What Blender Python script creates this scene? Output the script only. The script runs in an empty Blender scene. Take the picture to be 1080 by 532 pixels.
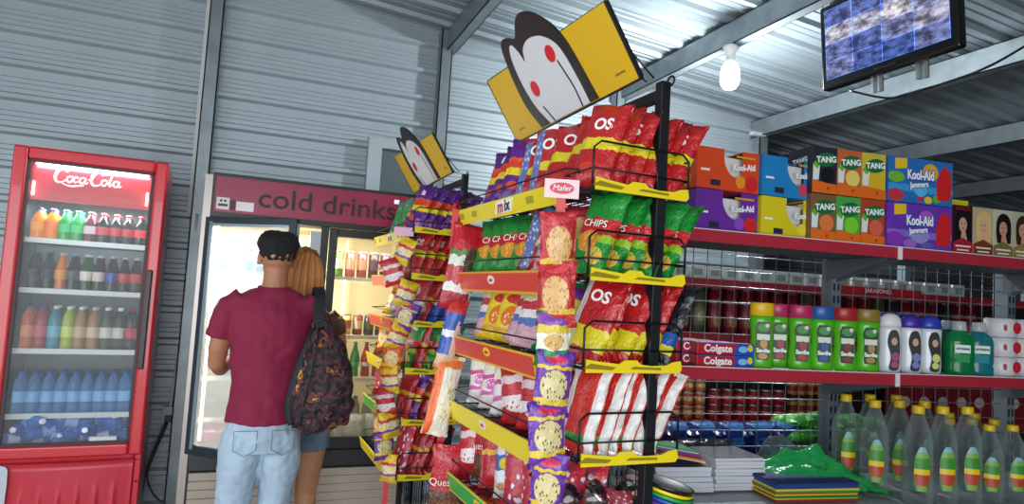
import bpy, bmesh, math, random
from mathutils import Vector, Matrix, noise, Euler
random.seed(7)
R = math.radians
SC = bpy.context.scene
COL = SC.collection

# ---------------------------------------------------------------- camera
FPX = 690.0
cam_d = bpy.data.cameras.new('camera'); cam = bpy.data.objects.new('camera', cam_d); COL.objects.link(cam)
cam_d.sensor_fit = 'HORIZONTAL'; cam_d.sensor_width = 36.0; cam_d.lens = 36.0*FPX/1080.0
cam_d.clip_start = 0.05; cam_d.clip_end = 100
yaw, pitch, roll = math.atan(270/690), math.atan(46/690), R(3.45)
d = Vector((math.sin(yaw)*math.cos(pitch), math.cos(yaw)*math.cos(pitch), math.sin(pitch)))
r0 = Vector((math.cos(yaw), -math.sin(yaw), 0)); u0 = r0.cross(d)
rr = r0*math.cos(roll) + u0*math.sin(roll); uu = u0*math.cos(roll) - r0*math.sin(roll)
M3 = Matrix((rr, uu, -d)).transposed()
cam.matrix_world = Matrix.Translation((0, 0, 1.5)) @ M3.to_4x4()
SC.camera = cam
# ---------------------------------------------------------------- world, light, exposure
SC.view_settings.view_transform = 'Standard'; SC.view_settings.look = 'None'
SC.view_settings.gamma = 1.0; SC.view_settings.use_curve_mapping = False
SC.view_settings.exposure = 0.45
W = bpy.data.worlds.new('world'); SC.world = W; W.use_nodes = True
bg = W.node_tree.nodes['Background']; bg.inputs[0].default_value = (0.66, 0.82, 0.93, 1); bg.inputs[1].default_value = 0.42
def area(name, loc, rot, sx, sy, power, col):
    l = bpy.data.lights.new(name, 'AREA'); l.shape = 'RECTANGLE'; l.size = sx; l.size_y = sy; l.energy = power; l.color = col
    o = bpy.data.objects.new(name, l); COL.objects.link(o); o.location = loc; o.rotation_euler = rot; return o
# daylight through the open shop front, behind and left of the camera
area('shopfront_daylight', (-0.9, -1.9, 1.35), (R(88), 0, R(-4)), 3.2, 2.2, 100, (0.95, 0.98, 1.0))
area('side_fill_light', (-3.1, 1.2, 1.4), (R(90), 0, R(-90)), 2.8, 2.2, 42, (0.95, 0.98, 1.0))  # unseen fill light added on the left to brighten rack signs

# ---------------------------------------------------------------- colour + materials
def hexc(h):
    h = h.lstrip('#'); c = [int(h[i:i+2], 16)/255 for i in (0, 2, 4)]
    return tuple((x/12.92 if x <= 0.04045 else ((x+0.055)/1.055)**2.4) for x in c) + (1,)
MC = {}
def mat(h, rough=0.5, metal=0.0, bump=0.0, bscale=40, coat=0.0, emit=0.0, mott=0.0, mscale=6):
    key = (h, rough, metal, bump, bscale, coat, emit, mott, mscale)
    if key in MC: return MC[key]
    m = bpy.data.materials.new('paint_'+h.strip('#')); m.use_nodes = True
    nt = m.node_tree; p = nt.nodes['Principled BSDF']; c = hexc(h)
    p.inputs['Base Color'].default_value = c; p.inputs['Roughness'].default_value = rough
    p.inputs['Metallic'].default_value = metal; p.inputs['Coat Weight'].default_value = coat
    if emit: p.inputs['Emission Color'].default_value = c; p.inputs['Emission Strength'].default_value = emit
    if bump or mott:
        tc = nt.nodes.new('ShaderNodeTexCoord')
    if mott:
        n = nt.nodes.new('ShaderNodeTexNoise'); n.inputs['Scale'].default_value = mscale; n.inputs['Detail'].default_value = 5
        nt.links.new(tc.outputs['Object'], n.inputs['Vector'])
        mx = nt.nodes.new('ShaderNodeMix'); mx.data_type = 'RGBA'; mx.blend_type = 'MULTIPLY'
        mr = nt.nodes.new('ShaderNodeMapRange'); mr.inputs['From Min'].default_value = .35; mr.inputs['From Max'].default_value = .65
        mr.inputs['To Min'].default_value = 1-mott; mr.inputs['To Max'].default_value = 1.0
        nt.links.new(n.outputs['Fac'], mr.inputs['Value'])
        mx.inputs[0].default_value = 1.0; mx.inputs[6].default_value = c; nt.links.new(mr.outputs['Result'], mx.inputs[7])
        nt.links.new(mx.outputs[2], p.inputs['Base Color'])
    if bump:
        n = nt.nodes.new('ShaderNodeTexNoise'); n.inputs['Scale'].default_value = bscale; n.inputs['Detail'].default_value = 3
        nt.links.new(tc.outputs['Object'], n.inputs['Vector'])
        b = nt.nodes.new('ShaderNodeBump'); b.inputs['Strength'].default_value = bump; b.inputs['Distance'].default_value = 0.01
        nt.links.new(n.outputs['Fac'], b.inputs['Height']); nt.links.new(b.outputs['Normal'], p.inputs['Normal'])
    MC[key] = m; return m
def clear(h, alpha=0.25, rough=0.05, gloss=0.5, bump=0.0, bscale=30):
    """thin clear or tinted plastic and glass: what is behind shows through, edges and highlights catch light"""
    key = ('clear', h, alpha, rough, gloss, bump, bscale)
    if key in MC: return MC[key]
    m = bpy.data.materials.new('clear_'+h.strip('#')); m.use_nodes = True; nt = m.node_tree
    p = nt.nodes['Principled BSDF']; out = nt.nodes['Material Output']
    p.inputs['Base Color'].default_value = hexc(h); p.inputs['Roughness'].default_value = rough; p.inputs['Specular IOR Level'].default_value = gloss
    t = nt.nodes.new('ShaderNodeBsdfTransparent')
    c = hexc(h); k = 0.45; t.inputs['Color'].default_value = (k+(1-k)*c[0], k+(1-k)*c[1], k+(1-k)*c[2], 1)
    lw = nt.nodes.new('ShaderNodeLayerWeight'); lw.inputs['Blend'].default_value = 0.35
    mr = nt.nodes.new('ShaderNodeMapRange'); mr.inputs['To Min'].default_value = alpha; mr.inputs['To Max'].default_value = min(1, alpha+0.55)
    nt.links.new(lw.outputs['Facing'], mr.inputs['Value'])
    mx = nt.nodes.new('ShaderNodeMixShader'); nt.links.new(mr.outputs['Result'], mx.inputs[0])
    nt.links.new(t.outputs[0], mx.inputs[1]); nt.links.new(p.outputs[0], mx.inputs[2]); nt.links.new(mx.outputs[0], out.inputs['Surface'])
    if bump:
        tc = nt.nodes.new('ShaderNodeTexCoord'); n = nt.nodes.new('ShaderNodeTexNoise'); n.inputs['Scale'].default_value = bscale
        nt.links.new(tc.outputs['Object'], n.inputs['Vector'])
        b = nt.nodes.new('ShaderNodeBump'); b.inputs['Strength'].default_value = bump; b.inputs['Distance'].default_value = 0.02
        nt.links.new(n.outputs['Fac'], b.inputs['Height']); nt.links.new(b.outputs['Normal'], p.inputs['Normal'])
    MC[key] = m; return m
def pane_mat(h='#dfe8ea', a0=0.05):
    key = ('pane', h, a0)
    if key in MC: return MC[key]
    m = bpy.data.materials.new('pane_glass'); m.use_nodes = True; nt = m.node_tree
    p = nt.nodes['Principled BSDF']; out = nt.nodes['Material Output']
    p.inputs['Base Color'].default_value = hexc(h); p.inputs['Roughness'].default_value = 0.04
    t = nt.nodes.new('ShaderNodeBsdfTransparent'); mx = nt.nodes.new('ShaderNodeMixShader')
    lw = nt.nodes.new('ShaderNodeLayerWeight'); lw.inputs['Blend'].default_value = 0.2
    mr = nt.nodes.new('ShaderNodeMapRange'); mr.inputs['To Min'].default_value = a0; mr.inputs['To Max'].default_value = 0.7
    nt.links.new(lw.outputs['Facing'], mr.inputs['Value']); nt.links.new(mr.outputs['Result'], mx.inputs[0])
    nt.links.new(t.outputs[0], mx.inputs[1]); nt.links.new(p.outputs[0], mx.inputs[2]); nt.links.new(mx.outputs[0], out.inputs['Surface'])
    MC[key] = m; return m
def pack_mat(name, base, bands=(), ells=(), blobs=(), rough=0.28, metal=0.0):
    """printed film: constant bands over V, ellipses and speckle patches in UV"""
    key = ('pack', name)
    if key in MC: return MC[key]
    m = bpy.data.materials.new('print_'+name); m.use_nodes = True; nt = m.node_tree; N = nt.nodes; L = nt.links
    p = N['Principled BSDF']; p.inputs['Roughness'].default_value = rough; p.inputs['Metallic'].default_value = metal
    p.inputs['Coat Weight'].default_value = 0.35; p.inputs['Coat Roughness'].default_value = 0.15
    uv = N.new('ShaderNodeUVMap'); sp = N.new('ShaderNodeSeparateXYZ'); L.new(uv.outputs[0], sp.inputs[0])
    def mth(op, a, b=None, clampv=False):
        n = N.new('ShaderNodeMath'); n.operation = op; n.use_clamp = clampv
        for i, x in enumerate((a, b)):
            if x is None: continue
            if isinstance(x, (int, float)): n.inputs[i].default_value = x
            else: L.new(x, n.inputs[i])
        return n.outputs[0]
    u, v = sp.outputs[0], sp.outputs[1]
    nz = N.new('ShaderNodeTexNoise'); nz.inputs['Scale'].default_value = 5; L.new(uv.outputs[0], nz.inputs['Vector'])
    vw = mth('ADD', v, mth('MULTIPLY', mth('SUBTRACT', nz.outputs['Fac'], 0.5), 0.10))
    ramp = N.new('ShaderNodeValToRGB'); ramp.color_ramp.interpolation = 'CONSTANT'; L.new(vw, ramp.inputs[0])
    els = ramp.color_ramp.elements
    stops = [(0.0, base)] + list(bands)
    els[0].position = 0; els[0].color = hexc(stops[0][1])
    els[1].position = stops[1][0] if len(stops) > 1 else 1.0; els[1].color = hexc(stops[1][1] if len(stops) > 1 else base)
    for ps, c in stops[2:]:
        e = els.new(ps); e.color = hexc(c)
    cur = ramp.outputs[0]
    def over(cur, fac, colr):
        mx = N.new('ShaderNodeMix'); mx.data_type = 'RGBA'; L.new(fac, mx.inputs[0]); L.new(cur, mx.inputs[6]); mx.inputs[7].default_value = hexc(colr)
        return mx.outputs[2]
    for (sc, th, v0, v1, c) in blobs:
        vo = N.new('ShaderNodeTexVoronoi'); vo.inputs['Scale'].default_value = sc; L.new(uv.outputs[0], vo.inputs['Vector'])
        f = mth('LESS_THAN', vo.outputs['Distance'], th)
        f = mth('MULTIPLY', f, mth('MULTIPLY', mth('GREATER_THAN', v, v0), mth('LESS_THAN', v, v1)))
        cur = over(cur, f, c)
    for (eu, ev, ru, rv, c) in ells:
        a = mth('DIVIDE', mth('SUBTRACT', u, eu), ru); b = mth('DIVIDE', mth('SUBTRACT', v, ev), rv)
        f = mth('LESS_THAN', mth('ADD', mth('MULTIPLY', a, a), mth('MULTIPLY', b, b)), 1.0)
        if len(str(c)) > 7:  # speckled food picture: 'base/speck'
            c1, c2 = c.split('/'); cur = over(cur, f, c1)
            vo = N.new('ShaderNodeTexVoronoi'); vo.inputs['Scale'].default_value = 13; L.new(uv.outputs[0], vo.inputs['Vector'])
            cur = over(cur, mth('MULTIPLY', f, mth('LESS_THAN', vo.outputs['Distance'], 0.33)), c2)
        else: cur = over(cur, f, c)
    L.new(cur, p.inputs['Base Color'])
    n2 = N.new('ShaderNodeTexNoise'); n2.inputs['Scale'].default_value = 9; n2.inputs['Detail'].default_value = 3; n2.inputs['Distortion'].default_value = 1.2
    L.new(uv.outputs[0], n2.inputs['Vector'])
    b = N.new('ShaderNodeBump'); b.inputs['Strength'].default_value = 0.55; b.inputs['Distance'].default_value = 0.012
    L.new(n2.outputs['Fac'], b.inputs['Height']); L.new(b.outputs['Normal'], p.inputs['Normal'])
    MC[key] = m; return m

# ---------------------------------------------------------------- mesh builder
class MB:
    def __init__(s): s.v = []; s.f = []; s.m = []; s.uv = {}; s.sm = []
    def add(s, vs, fs, mi=0, smooth=False, uvs=None):
        o = len(s.v); s.v += [tuple(x) for x in vs]
        for k, f in enumerate(fs):
            if uvs is not None: s.uv[len(s.f)] = uvs[k]
            s.f.append(tuple(i+o for i in f)); s.m.append(mi); s.sm.append(smooth)
        return s
    def box(s, a, b, mi=0, M=None):
        x0, y0, z0 = a; x1, y1, z1 = b
        vs = [Vector(p) for p in ((x0,y0,z0),(x1,y0,z0),(x1,y1,z0),(x0,y1,z0),(x0,y0,z1),(x1,y0,z1),(x1,y1,z1),(x0,y1,z1))]
        if M: vs = [M @ p for p in vs]
        return s.add(vs, [(0,3,2,1),(4,5,6,7),(0,1,5,4),(1,2,6,5),(2,3,7,6),(3,0,4,7)], mi)
    def tube(s, pts, r, n=6, mi=0, closed=False):
        pts = [Vector(p) for p in pts]; rings = []; N = len(pts); rad = r if isinstance(r, (list, tuple)) else [r]*N
        vs = []; up = None
        for i, p in enumerate(pts):
            if closed: t = pts[(i+1) % N]-pts[i-1]
            else: t = pts[min(i+1, N-1)]-pts[max(i-1, 0)]
            t.normalize()
            if up is None:
                up = Vector((0, 0, 1)) if abs(t.z) < .9 else Vector((1, 0, 0))
            a = t.cross(up)
            if a.length < 1e-4: a = t.cross(Vector((0.3, 1, 0.2)))
            a.normalize(); b = a.cross(t); up = b
            for k in range(n):
                an = 2*math.pi*k/n; vs.append(p + (a*math.cos(an)+b*math.sin(an))*rad[i])
        fs = []
        for i in range(N if closed else N-1):
            j = (i+1) % N
            for k in range(n): fs.append((i*n+k, i*n+(k+1) % n, j*n+(k+1) % n, j*n+k))
        if not closed: fs.append(tuple(range(n-1, -1, -1))); fs.append(tuple((N-1)*n+k for k in range(n)))
        return s.add(vs, fs, mi, True)
    def lathe(s, prof, n=16, mi=0, c=(0, 0, 0), sx=1, sy=1, uvv=False, caps=True):
        vs = []; fs = []; uvs = []
        H = max(p[1] for p in prof) - min(p[1] for p in prof) or 1; z0 = min(p[1] for p in prof)
        for (r, z) in prof:
            for k in range(n):
                a = 2*math.pi*k/n; vs.append((c[0]+r*math.cos(a)*sx, c[1]+r*math.sin(a)*sy, c[2]+z))
        for i in range(len(prof)-1):
            for k in range(n):
                fs.append((i*n+k, i*n+(k+1) % n, (i+1)*n+(k+1) % n, (i+1)*n+k))
                v0 = (prof[i][1]-z0)/H; v1 = (prof[i+1][1]-z0)/H
                uvs.append([(k/n*2 % 1.0001, v0), ((k+1)/n*2 - (1 if k >= n/2 else 0), v0), ((k+1)/n*2-(1 if k >= n/2 else 0), v1), (k/n*2 % 1.0001, v1)])
        if caps:
            fs.append(tuple(range(n-1, -1, -1))); fs.append(tuple((len(prof)-1)*n+k for k in range(n)))
            uvs += [[(0.5, 0)]*n, [(0.5, 1)]*n]
        return s.add(vs, fs, mi, True, uvs)
    def prism(s, poly, y0, y1, mi=0, M=None):
        """poly in XZ, pushed along Y"""
        n = len(poly); vs = [Vector((x, y0, z)) for x, z in poly] + [Vector((x, y1, z)) for x, z in poly]
        if M: vs = [M @ p for p in vs]
        fs = [tuple(range(n)), tuple(range(2*n-1, n-1, -1))] + [(i, i+n, (i+1) % n+n, (i+1) % n) for i in range(n)]
        return s.add(vs, fs, mi)
    def mesh(s, name, mats):
        me = bpy.data.meshes.new(name); me.from_pydata(s.v, [], s.f); me.validate(clean_customdata=False) if False else None
        for m in (mats if isinstance(mats, (list, tuple)) else [mats]): me.materials.append(m)
        me.polygons.foreach_set('material_index', s.m); me.polygons.foreach_set('use_smooth', s.sm)
        if s.uv:
            ul = me.uv_layers.new(name='UVMap')
            for fi, us in s.uv.items():
                pl = me.polygons[fi]
                for k, li in enumerate(pl.loop_indices): ul.data[li].uv = us[k]
        bm = bmesh.new(); bm.from_mesh(me); bmesh.ops.recalc_face_normals(bm, faces=bm.faces); bm.to_mesh(me); bm.free()
        me.update(); return me
    def build(s, name, mats, parent=None, M=None, bev=0.0, seg=2):
        o = bpy.data.objects.new(name, s.mesh(name, mats)); COL.objects.link(o)
        if parent: o.parent = parent
        if M is not None: o.matrix_local = M if isinstance(M, Matrix) else Matrix.Translation(M)
        if bev: bevel(o, bev, seg)
        return o
def bevel(o, w, seg=2):
    b = o.modifiers.new('bevel', 'BEVEL'); b.width = w; b.segments = seg; b.limit_method = 'ANGLE'; b.angle_limit = R(40)
LABELS = {}
def tag(o, label, cat, group=None, kind=None):
    n = len(label.replace('-', '-').split())
    if not 4 <= n <= 16: print('LABEL LEN', n, label)
    if label in LABELS and LABELS[label] != (group or object()): print('DUP', label)
    LABELS[label] = group
    o['label'] = label; o['category'] = cat
    if group: o['group'] = group
    if kind: o['kind'] = kind
    return o
def empty(name, M, label=None, cat=None, group=None):
    o = bpy.data.objects.new(name, None); COL.objects.link(o); o.empty_display_size = .05
    o.matrix_world = M if isinstance(M, Matrix) else Matrix.Translation(M)
    if label: tag(o, label, cat, group)
    return o
def struct(o): o['kind'] = 'structure'; return o
def dup(root, M, label, group=None):
    c = root.copy(); COL.objects.link(c); c.matrix_world = M
    def rec(a, b):
        for ch in list(a.children):
            k = ch.copy(); COL.objects.link(k); k.parent = b; rec(ch, k)
    rec(root, c)
    cat = root['category']; tag(c, label, cat, group or root.get('group')); return c
T = lambda x, y, z: Matrix.Translation((x, y, z))
def Rz(a): return Matrix.Rotation(R(a), 4, 'Z')
def Rx(a): return Matrix.Rotation(R(a), 4, 'X')
def Ry(a): return Matrix.Rotation(R(a), 4, 'Y')
ORD = ['first','second','third','fourth','fifth','sixth','seventh','eighth','ninth','tenth','eleventh','twelfth','thirteenth','fourteenth','fifteenth','sixteenth','seventeenth','eighteenth','nineteenth','twentieth']
TC = {}
def text(s, size, m, parent, loc, face='-Y', xs=1.0, shear=0.0, bold=0.0, rot=0.0, name='lettering', ext=0.0006, surf=None):
    key = (s, size, shear, bold, ext, xs, m.name, surf and surf[0])
    if key not in TC:
        cu = bpy.data.curves.new('t', 'FONT'); cu.body = s; cu.size = size; cu.align_x = 'CENTER'; cu.align_y = 'CENTER'
        cu.extrude = ext; cu.shear = shear; cu.offset = bold; cu.resolution_u = 3
        to = bpy.data.objects.new('t', cu); COL.objects.link(to); bpy.context.view_layer.update()
        me = bpy.data.meshes.new_from_object(to.evaluated_get(bpy.context.evaluated_depsgraph_get()))
        bpy.data.objects.remove(to); bpy.data.curves.remove(cu)
        me.materials.clear(); me.materials.append(m)
        for v in me.vertices: v.co.x *= xs
        if surf:
            for v in me.vertices:
                X, Z = v.co.x+loc[0], v.co.y+loc[2]; v.co.z += -surf[1](X, Z)
        TC[key] = me
    o = bpy.data.objects.new(name, TC[key]); COL.objects.link(o); o.parent = parent
    base = {'-Y': Rx(90), '-X': Rz(-90) @ Rx(90), '+X': Rz(90) @ Rx(90), '-Yd': Rx(90)}[face]
    o.matrix_local = Matrix.Translation(loc) @ base @ Rz(rot); return o
def ell(cx, cz, rx, rz, n=20): return [(cx+rx*math.cos(2*math.pi*k/n), cz+rz*math.sin(2*math.pi*k/n)) for k in range(n)]
def plate(name, poly, m, parent, y=-0.0006, th=0.0006, M=None):
    return MB().prism(poly, y-th, y, 0).build(name, m, parent, M)
def spline(pts, n=6, closed=False):
    out = []; N = len(pts)
    for i in range(N if closed else N-1):
        g = lambda k: Vector(pts[k % N]) if closed else Vector(pts[max(0, min(N-1, k))])
        p0, p1, p2, p3 = g(i-1), g(i), g(i+1), g(i+2)
        for j in range(n):
            t = j/n; out.append(0.5*((2*p1)+(-p0+p2)*t+(2*p0-5*p1+4*p2-p3)*t*t+(-p0+3*p1-3*p2+p3)*t**3))
    if not closed: out.append(Vector(pts[-1]))
    return out

# common materials
GALV = mat('#8f999d', 0.42, 0.55, mott=0.2, mscale=9)
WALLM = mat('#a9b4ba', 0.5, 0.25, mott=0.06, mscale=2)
ROOFM = mat('#98a4aa', 0.42, 0.35, mott=0.08, mscale=2)
BLACK = mat('#121317', 0.4); BLKP = mat('#16181c', 0.5, 0.2); WIRE = mat('#1b1c20', 0.4, 0.4)
WHITE = mat('#e9ebec', 0.45); DKGREY = mat('#3a3f44', 0.5); YEL = mat('#e8cf1e', 0.4); RED = mat('#c8202c', 0.35)
CHROME = mat('#b9bfc3', 0.25, 0.9); SHELFG = mat('#6a6f74', 0.5, 0.2)

# ================================================================ STRUCTURE
ZR = lambda x: 3.55-0.075*x
def profile_wall(name, x0, x1, y, z0, z1, m, pitch=0.205):
    """horizontal rib sheet: big trapezoid rib each pitch, two fine lines between"""
    pr = []; z = z0
    while z < z1:
        for dz, dy in ((0,0),(.026,0),(.040,.034),(.066,.034),(.080,0),(.108,0),(.111,.005),(.114,0),(.139,0),(.142,.005),(.145,0),(.170,0),(.173,.005),(.176,0)):
            pr.append((z+dz, dy))
        z += pitch
    b = MB(); vs = []; fs = []
    for (zz, dy) in pr: vs += [(x0, y-dy, min(zz, 4.2)), (x1, y-dy, min(zz, 4.2))]
    for i in range(len(pr)-1): fs.append((2*i, 2*i+1, 2*i+3, 2*i+2))
    n = len(vs); vs += [(x0, y+.05, z0), (x1, y+.05, z0), (x0, y+.05, pr[-1][0]), (x1, y+.05, pr[-1][0])]
    fs += [(n, n+2, n+3, n+1), (0, n, n+1, 1), (2*len(pr)-2, 2*len(pr)-1, n+3, n+2)]
    b.add(vs, fs); return struct(b.build(name, m))
profile_wall('wall_back', -3.2, 4.2, 4.72, 0.0, 3.55, WALLM)
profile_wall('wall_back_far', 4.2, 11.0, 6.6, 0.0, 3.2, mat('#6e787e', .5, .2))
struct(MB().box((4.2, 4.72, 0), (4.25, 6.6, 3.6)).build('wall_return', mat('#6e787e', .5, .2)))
struct(MB().box((-3.25, 2.75, 0), (-3.2, 4.77, 3.9)).build('wall_left', WALLM))
struct(MB().box((-3.25, -2.2, 2.75), (-3.2, 2.75, 3.9)).build('wall_left', WALLM))  # unseen gap below is put in so light enters from the left
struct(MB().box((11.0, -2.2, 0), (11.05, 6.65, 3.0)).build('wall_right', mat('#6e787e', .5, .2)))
struct(MB().box((1.6, -2.25, 0), (11.05, -2.2, 3.6)).build('wall_front_shade', mat('#6e787e', .5, .2)))  # unseen wall added to shade the right side of the shop
struct(MB().box((-3.25, -2.25, -0.05), (11.05, 6.65, 0)).build('floor', mat('#8d8a86', 0.45, mott=.15, mscale=3)))
def roof():
    b = MB(); y = -2.25; pr = []
    while y < 6.65:
        for dy, dz in ((0,0),(.03,0),(.045,.028),(.075,.028),(.09,0),(.13,0),(.134,.006),(.142,.006),(.146,0),(.19,0),(.194,.006),(.202,.006),(.206,0)): pr.append((y+dy, dz))
        y += .25
    vs = []; fs = []
    for (yy, dz) in pr:
        for x in (-3.25, 11.05): vs.append((x, yy, ZR(x)-dz))
    for i in range(len(pr)-1): fs.append((2*i, 2*i+2, 2*i+3, 2*i+1))
    n = len(vs)
    for x in (-3.25, 11.05):
        for yy in (pr[0][0], pr[-1][0]): vs.append((x, yy, ZR(x)+.05))
    fs.append((n, n+1, n+3, n+2)); b.add(vs, fs)
    return struct(b.build('ceiling', ROOFM))
roof()
# steel posts on the wall and the roof beams (C channels)
k = 1
for (x, wdt) in ((-.36, .085), (1.19, .085), (2.68, .085), (4.17, .10)):
    b = MB(); t = .008; zt = ZR(x)-.03
    b.box((x-wdt/2, 4.60, 0), (x+wdt/2, 4.60+t, zt)); b.box((x-wdt/2, 4.60, 0), (x-wdt/2+t, 4.695, zt)); b.box((x+wdt/2-t, 4.60, 0), (x+wdt/2, 4.695, zt))
    struct(b.build('trim_%d' % k, GALV)); k += 1
struct(MB().box((-.405, 4.635, 1.9), (-.415-.012, 4.66, 3.5)).build('trim_%d' % k, mat('#c9ccc8', .6))); k += 1
for (x, y1) in ((1.19, 4.68), (2.68, 4.68), (4.1, 4.7), (5.5, 6.5), (7.0, 6.5), (8.6, 6.5), (-.36, 4.68)):
    b = MB(); zt = ZR(x)-.028; zb = zt-.155
    b.box((x, -2.2, zb), (x+.006, y1, zt)); b.box((x, -2.2, zb), (x+.075, y1, zb+.006)); b.box((x, -2.2, zt-.006), (x+.075, y1, zt))
    b.box((x+.069, -2.2, zb), (x+.075, y1, zb+.022))
    struct(b.build('trim_%d' % k, GALV)); k += 1
# little cleats where beams meet posts
for (x, y) in ((4.0, 4.55), (4.55, 6.3)):
    struct(MB().box((x, y, ZR(x)-.20), (x+.14, y+.05, ZR(x)-.17)).build('trim_%d' % k, mat('#cfd4d6', .5, .3))); k += 1
# framed opening in the wall beside the second rack
b = MB(); b.box((.68, 4.62, 1.7), (.775, 4.70, 2.56)); b.box((.775, 4.62, 2.49), (1.14, 4.70, 2.56))
struct(b.build('window_1', mat('#b7c2c6', .4, .4)))
struct(MB().box((.775, 4.665, 1.7), (1.14, 4.695, 2.49)).build('window_2', mat('#5d696c', .5, .2)))

# ================================================================ LAMPS
def bulb():
    x, y = 2.70, 3.30; zb = ZR(2.68)-.028-.155
    t = empty('light_bulb', T(x, y, zb), 'large white bulb glowing in a plastic holder under the roof beam', 'light bulb')
    b = MB(); b.lathe([(.05, -.004), (.052, -.018), (.04, -.03), (.03, -.045), (.028, -.07)], 20); b.build('lamp_holder', mat('#d8dcdc', .4), t)
    b = MB(); b.lathe([(.024, -.07), (.03, -.085), (.034, -.10), (.036, -.115)], 20); b.build('bulb_base', mat('#e6e6e2', .4), t)
    b = MB(); b.lathe([(.034, -.115), (.05, -.135), (.058, -.17), (.06, -.215), (.054, -.25), (.036, -.275), (.012, -.284)], 24)
    m = bpy.data.materials.new('bulb_glow'); m.use_nodes = True; p = m.node_tree.nodes['Principled BSDF']
    p.inputs['Emission Color'].default_value = (.93, .97, 1, 1); p.inputs['Emission Strength'].default_value = 14
    b.build('bulb_globe', m, t)
    l = bpy.data.lights.new('bulb_light', 'POINT'); l.energy = 95; l.color = (.90, .96, 1); l.shadow_soft_size = .055
    o = bpy.data.objects.new('bulb_light', l); COL.objects.link(o); o.location = (x, y, zb-.33)
bulb()
def tube_lamp():
    t = empty('fluorescent_lamp', T(7.6, 6.2, 2.46) @ Rz(-4), 'thin white fluorescent tube lit in the dark far right corner', 'lamp')
    b = MB(); b.box((-.02, -.03, .03), (1.2, .03, .07)); b.build('lamp_body', mat('#9aa0a4', .5), t)
    m = bpy.data.materials.new('tube_glow'); m.use_nodes = True; p = m.node_tree.nodes['Principled BSDF']
    p.inputs['Emission Color'].default_value = (.95, .9, 1, 1); p.inputs['Emission Strength'].default_value = 5
    b = MB(); b.tube([(0, 0, .012), (1.18, 0, .012)], .014, 10); b.build('lamp_tube', m, t)
    b = MB(); b.tube([(.1, 0, .07), (.1, 0, .7)], .003, 5); b.tube([(1.1, 0, .07), (1.1, 0, .6)], .003, 5); b.build('hanging_wire', BLKP, t)
tube_lamp()

# ================================================================ BOTTLES, CANS
def bottle(name, M, label, cat, liquid, cap='#e8e8e8', band='#c8202c', h=.24, r=.032, clearb=True, group=None, shape='soda', z0=.30, z1=.55, seg=12, alpha=.75):
    root = None
    if shape == 'soda': pr = [(.75,0),(.95,.02),(1,.07),(.96,.3),(.94,.42),(1,.55),(.98,.62),(.75,.74),(.42,.86),(.33,.9),(.33,.945)]
    elif shape == 'coke': pr = [(.8,0),(.9,.03),(.85,.15),(.78,.25),(.98,.38),(1,.52),(.8,.66),(.5,.8),(.35,.9),(.35,.945)]
    elif shape == 'water': pr = [(.8,0),(1,.03),(1,.2),(.93,.23),(1,.26),(1,.42),(.9,.45),(1,.5),(1,.68),(.8,.8),(.45,.9),(.38,.945)]
    prof = [(a*r, b_*h) for a, b_ in pr]
    b = MB(); b.lathe(prof, seg); root = b.build(name, clear(liquid, alpha, .08) if clearb else mat(liquid, .25), None, M)
    tag(root, label, cat, group)
    b = MB(); b.lathe([(.4*r, .94*h), (.42*r, .95*h), (.42*r, h), (.36*r, 1.005*h)], seg); b.build('cap', mat(cap, .4), root)
    if band:
        def rat(zz):
            for (a, b1), (c, d1) in zip(pr, pr[1:]):
                if b1 <= zz <= d1: return (a+(c-a)*(zz-b1)/(d1-b1))*r
            return r
        zs = [z0+(z1-z0)*q/4 for q in range(5)]
        b = MB(); b.lathe([(rat(q)+.0008, q*h) for q in zs], seg, caps=False); b.build('wrap_label', mat(band, .4) if isinstance(band, str) else band, root)
    return root
def can(name, M, label, body, h=.12, r=.031, group=None, top='#b9bec2', cat='can', band=None):
    b = MB(); b.lathe([(.8*r, 0), (r, .03*h), (r, .93*h)], 14)
    root = b.build(name, body if not isinstance(body, str) else mat(body, .3, .3), None, M); tag(root, label, cat, group)
    b = MB(); b.lathe([(r, .93*h), (.86*r, .985*h), (.88*r, h), (.8*r, h), (.78*r, .985*h)], 14); b.build('lid', mat(top, .3, .8), root)
    if band: b = MB(); b.lathe([(r+.0006, .3*h), (r+.0006, .7*h)], 14, caps=False); b.build('wrap_label', mat(band, .4), root)
    return root

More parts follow.
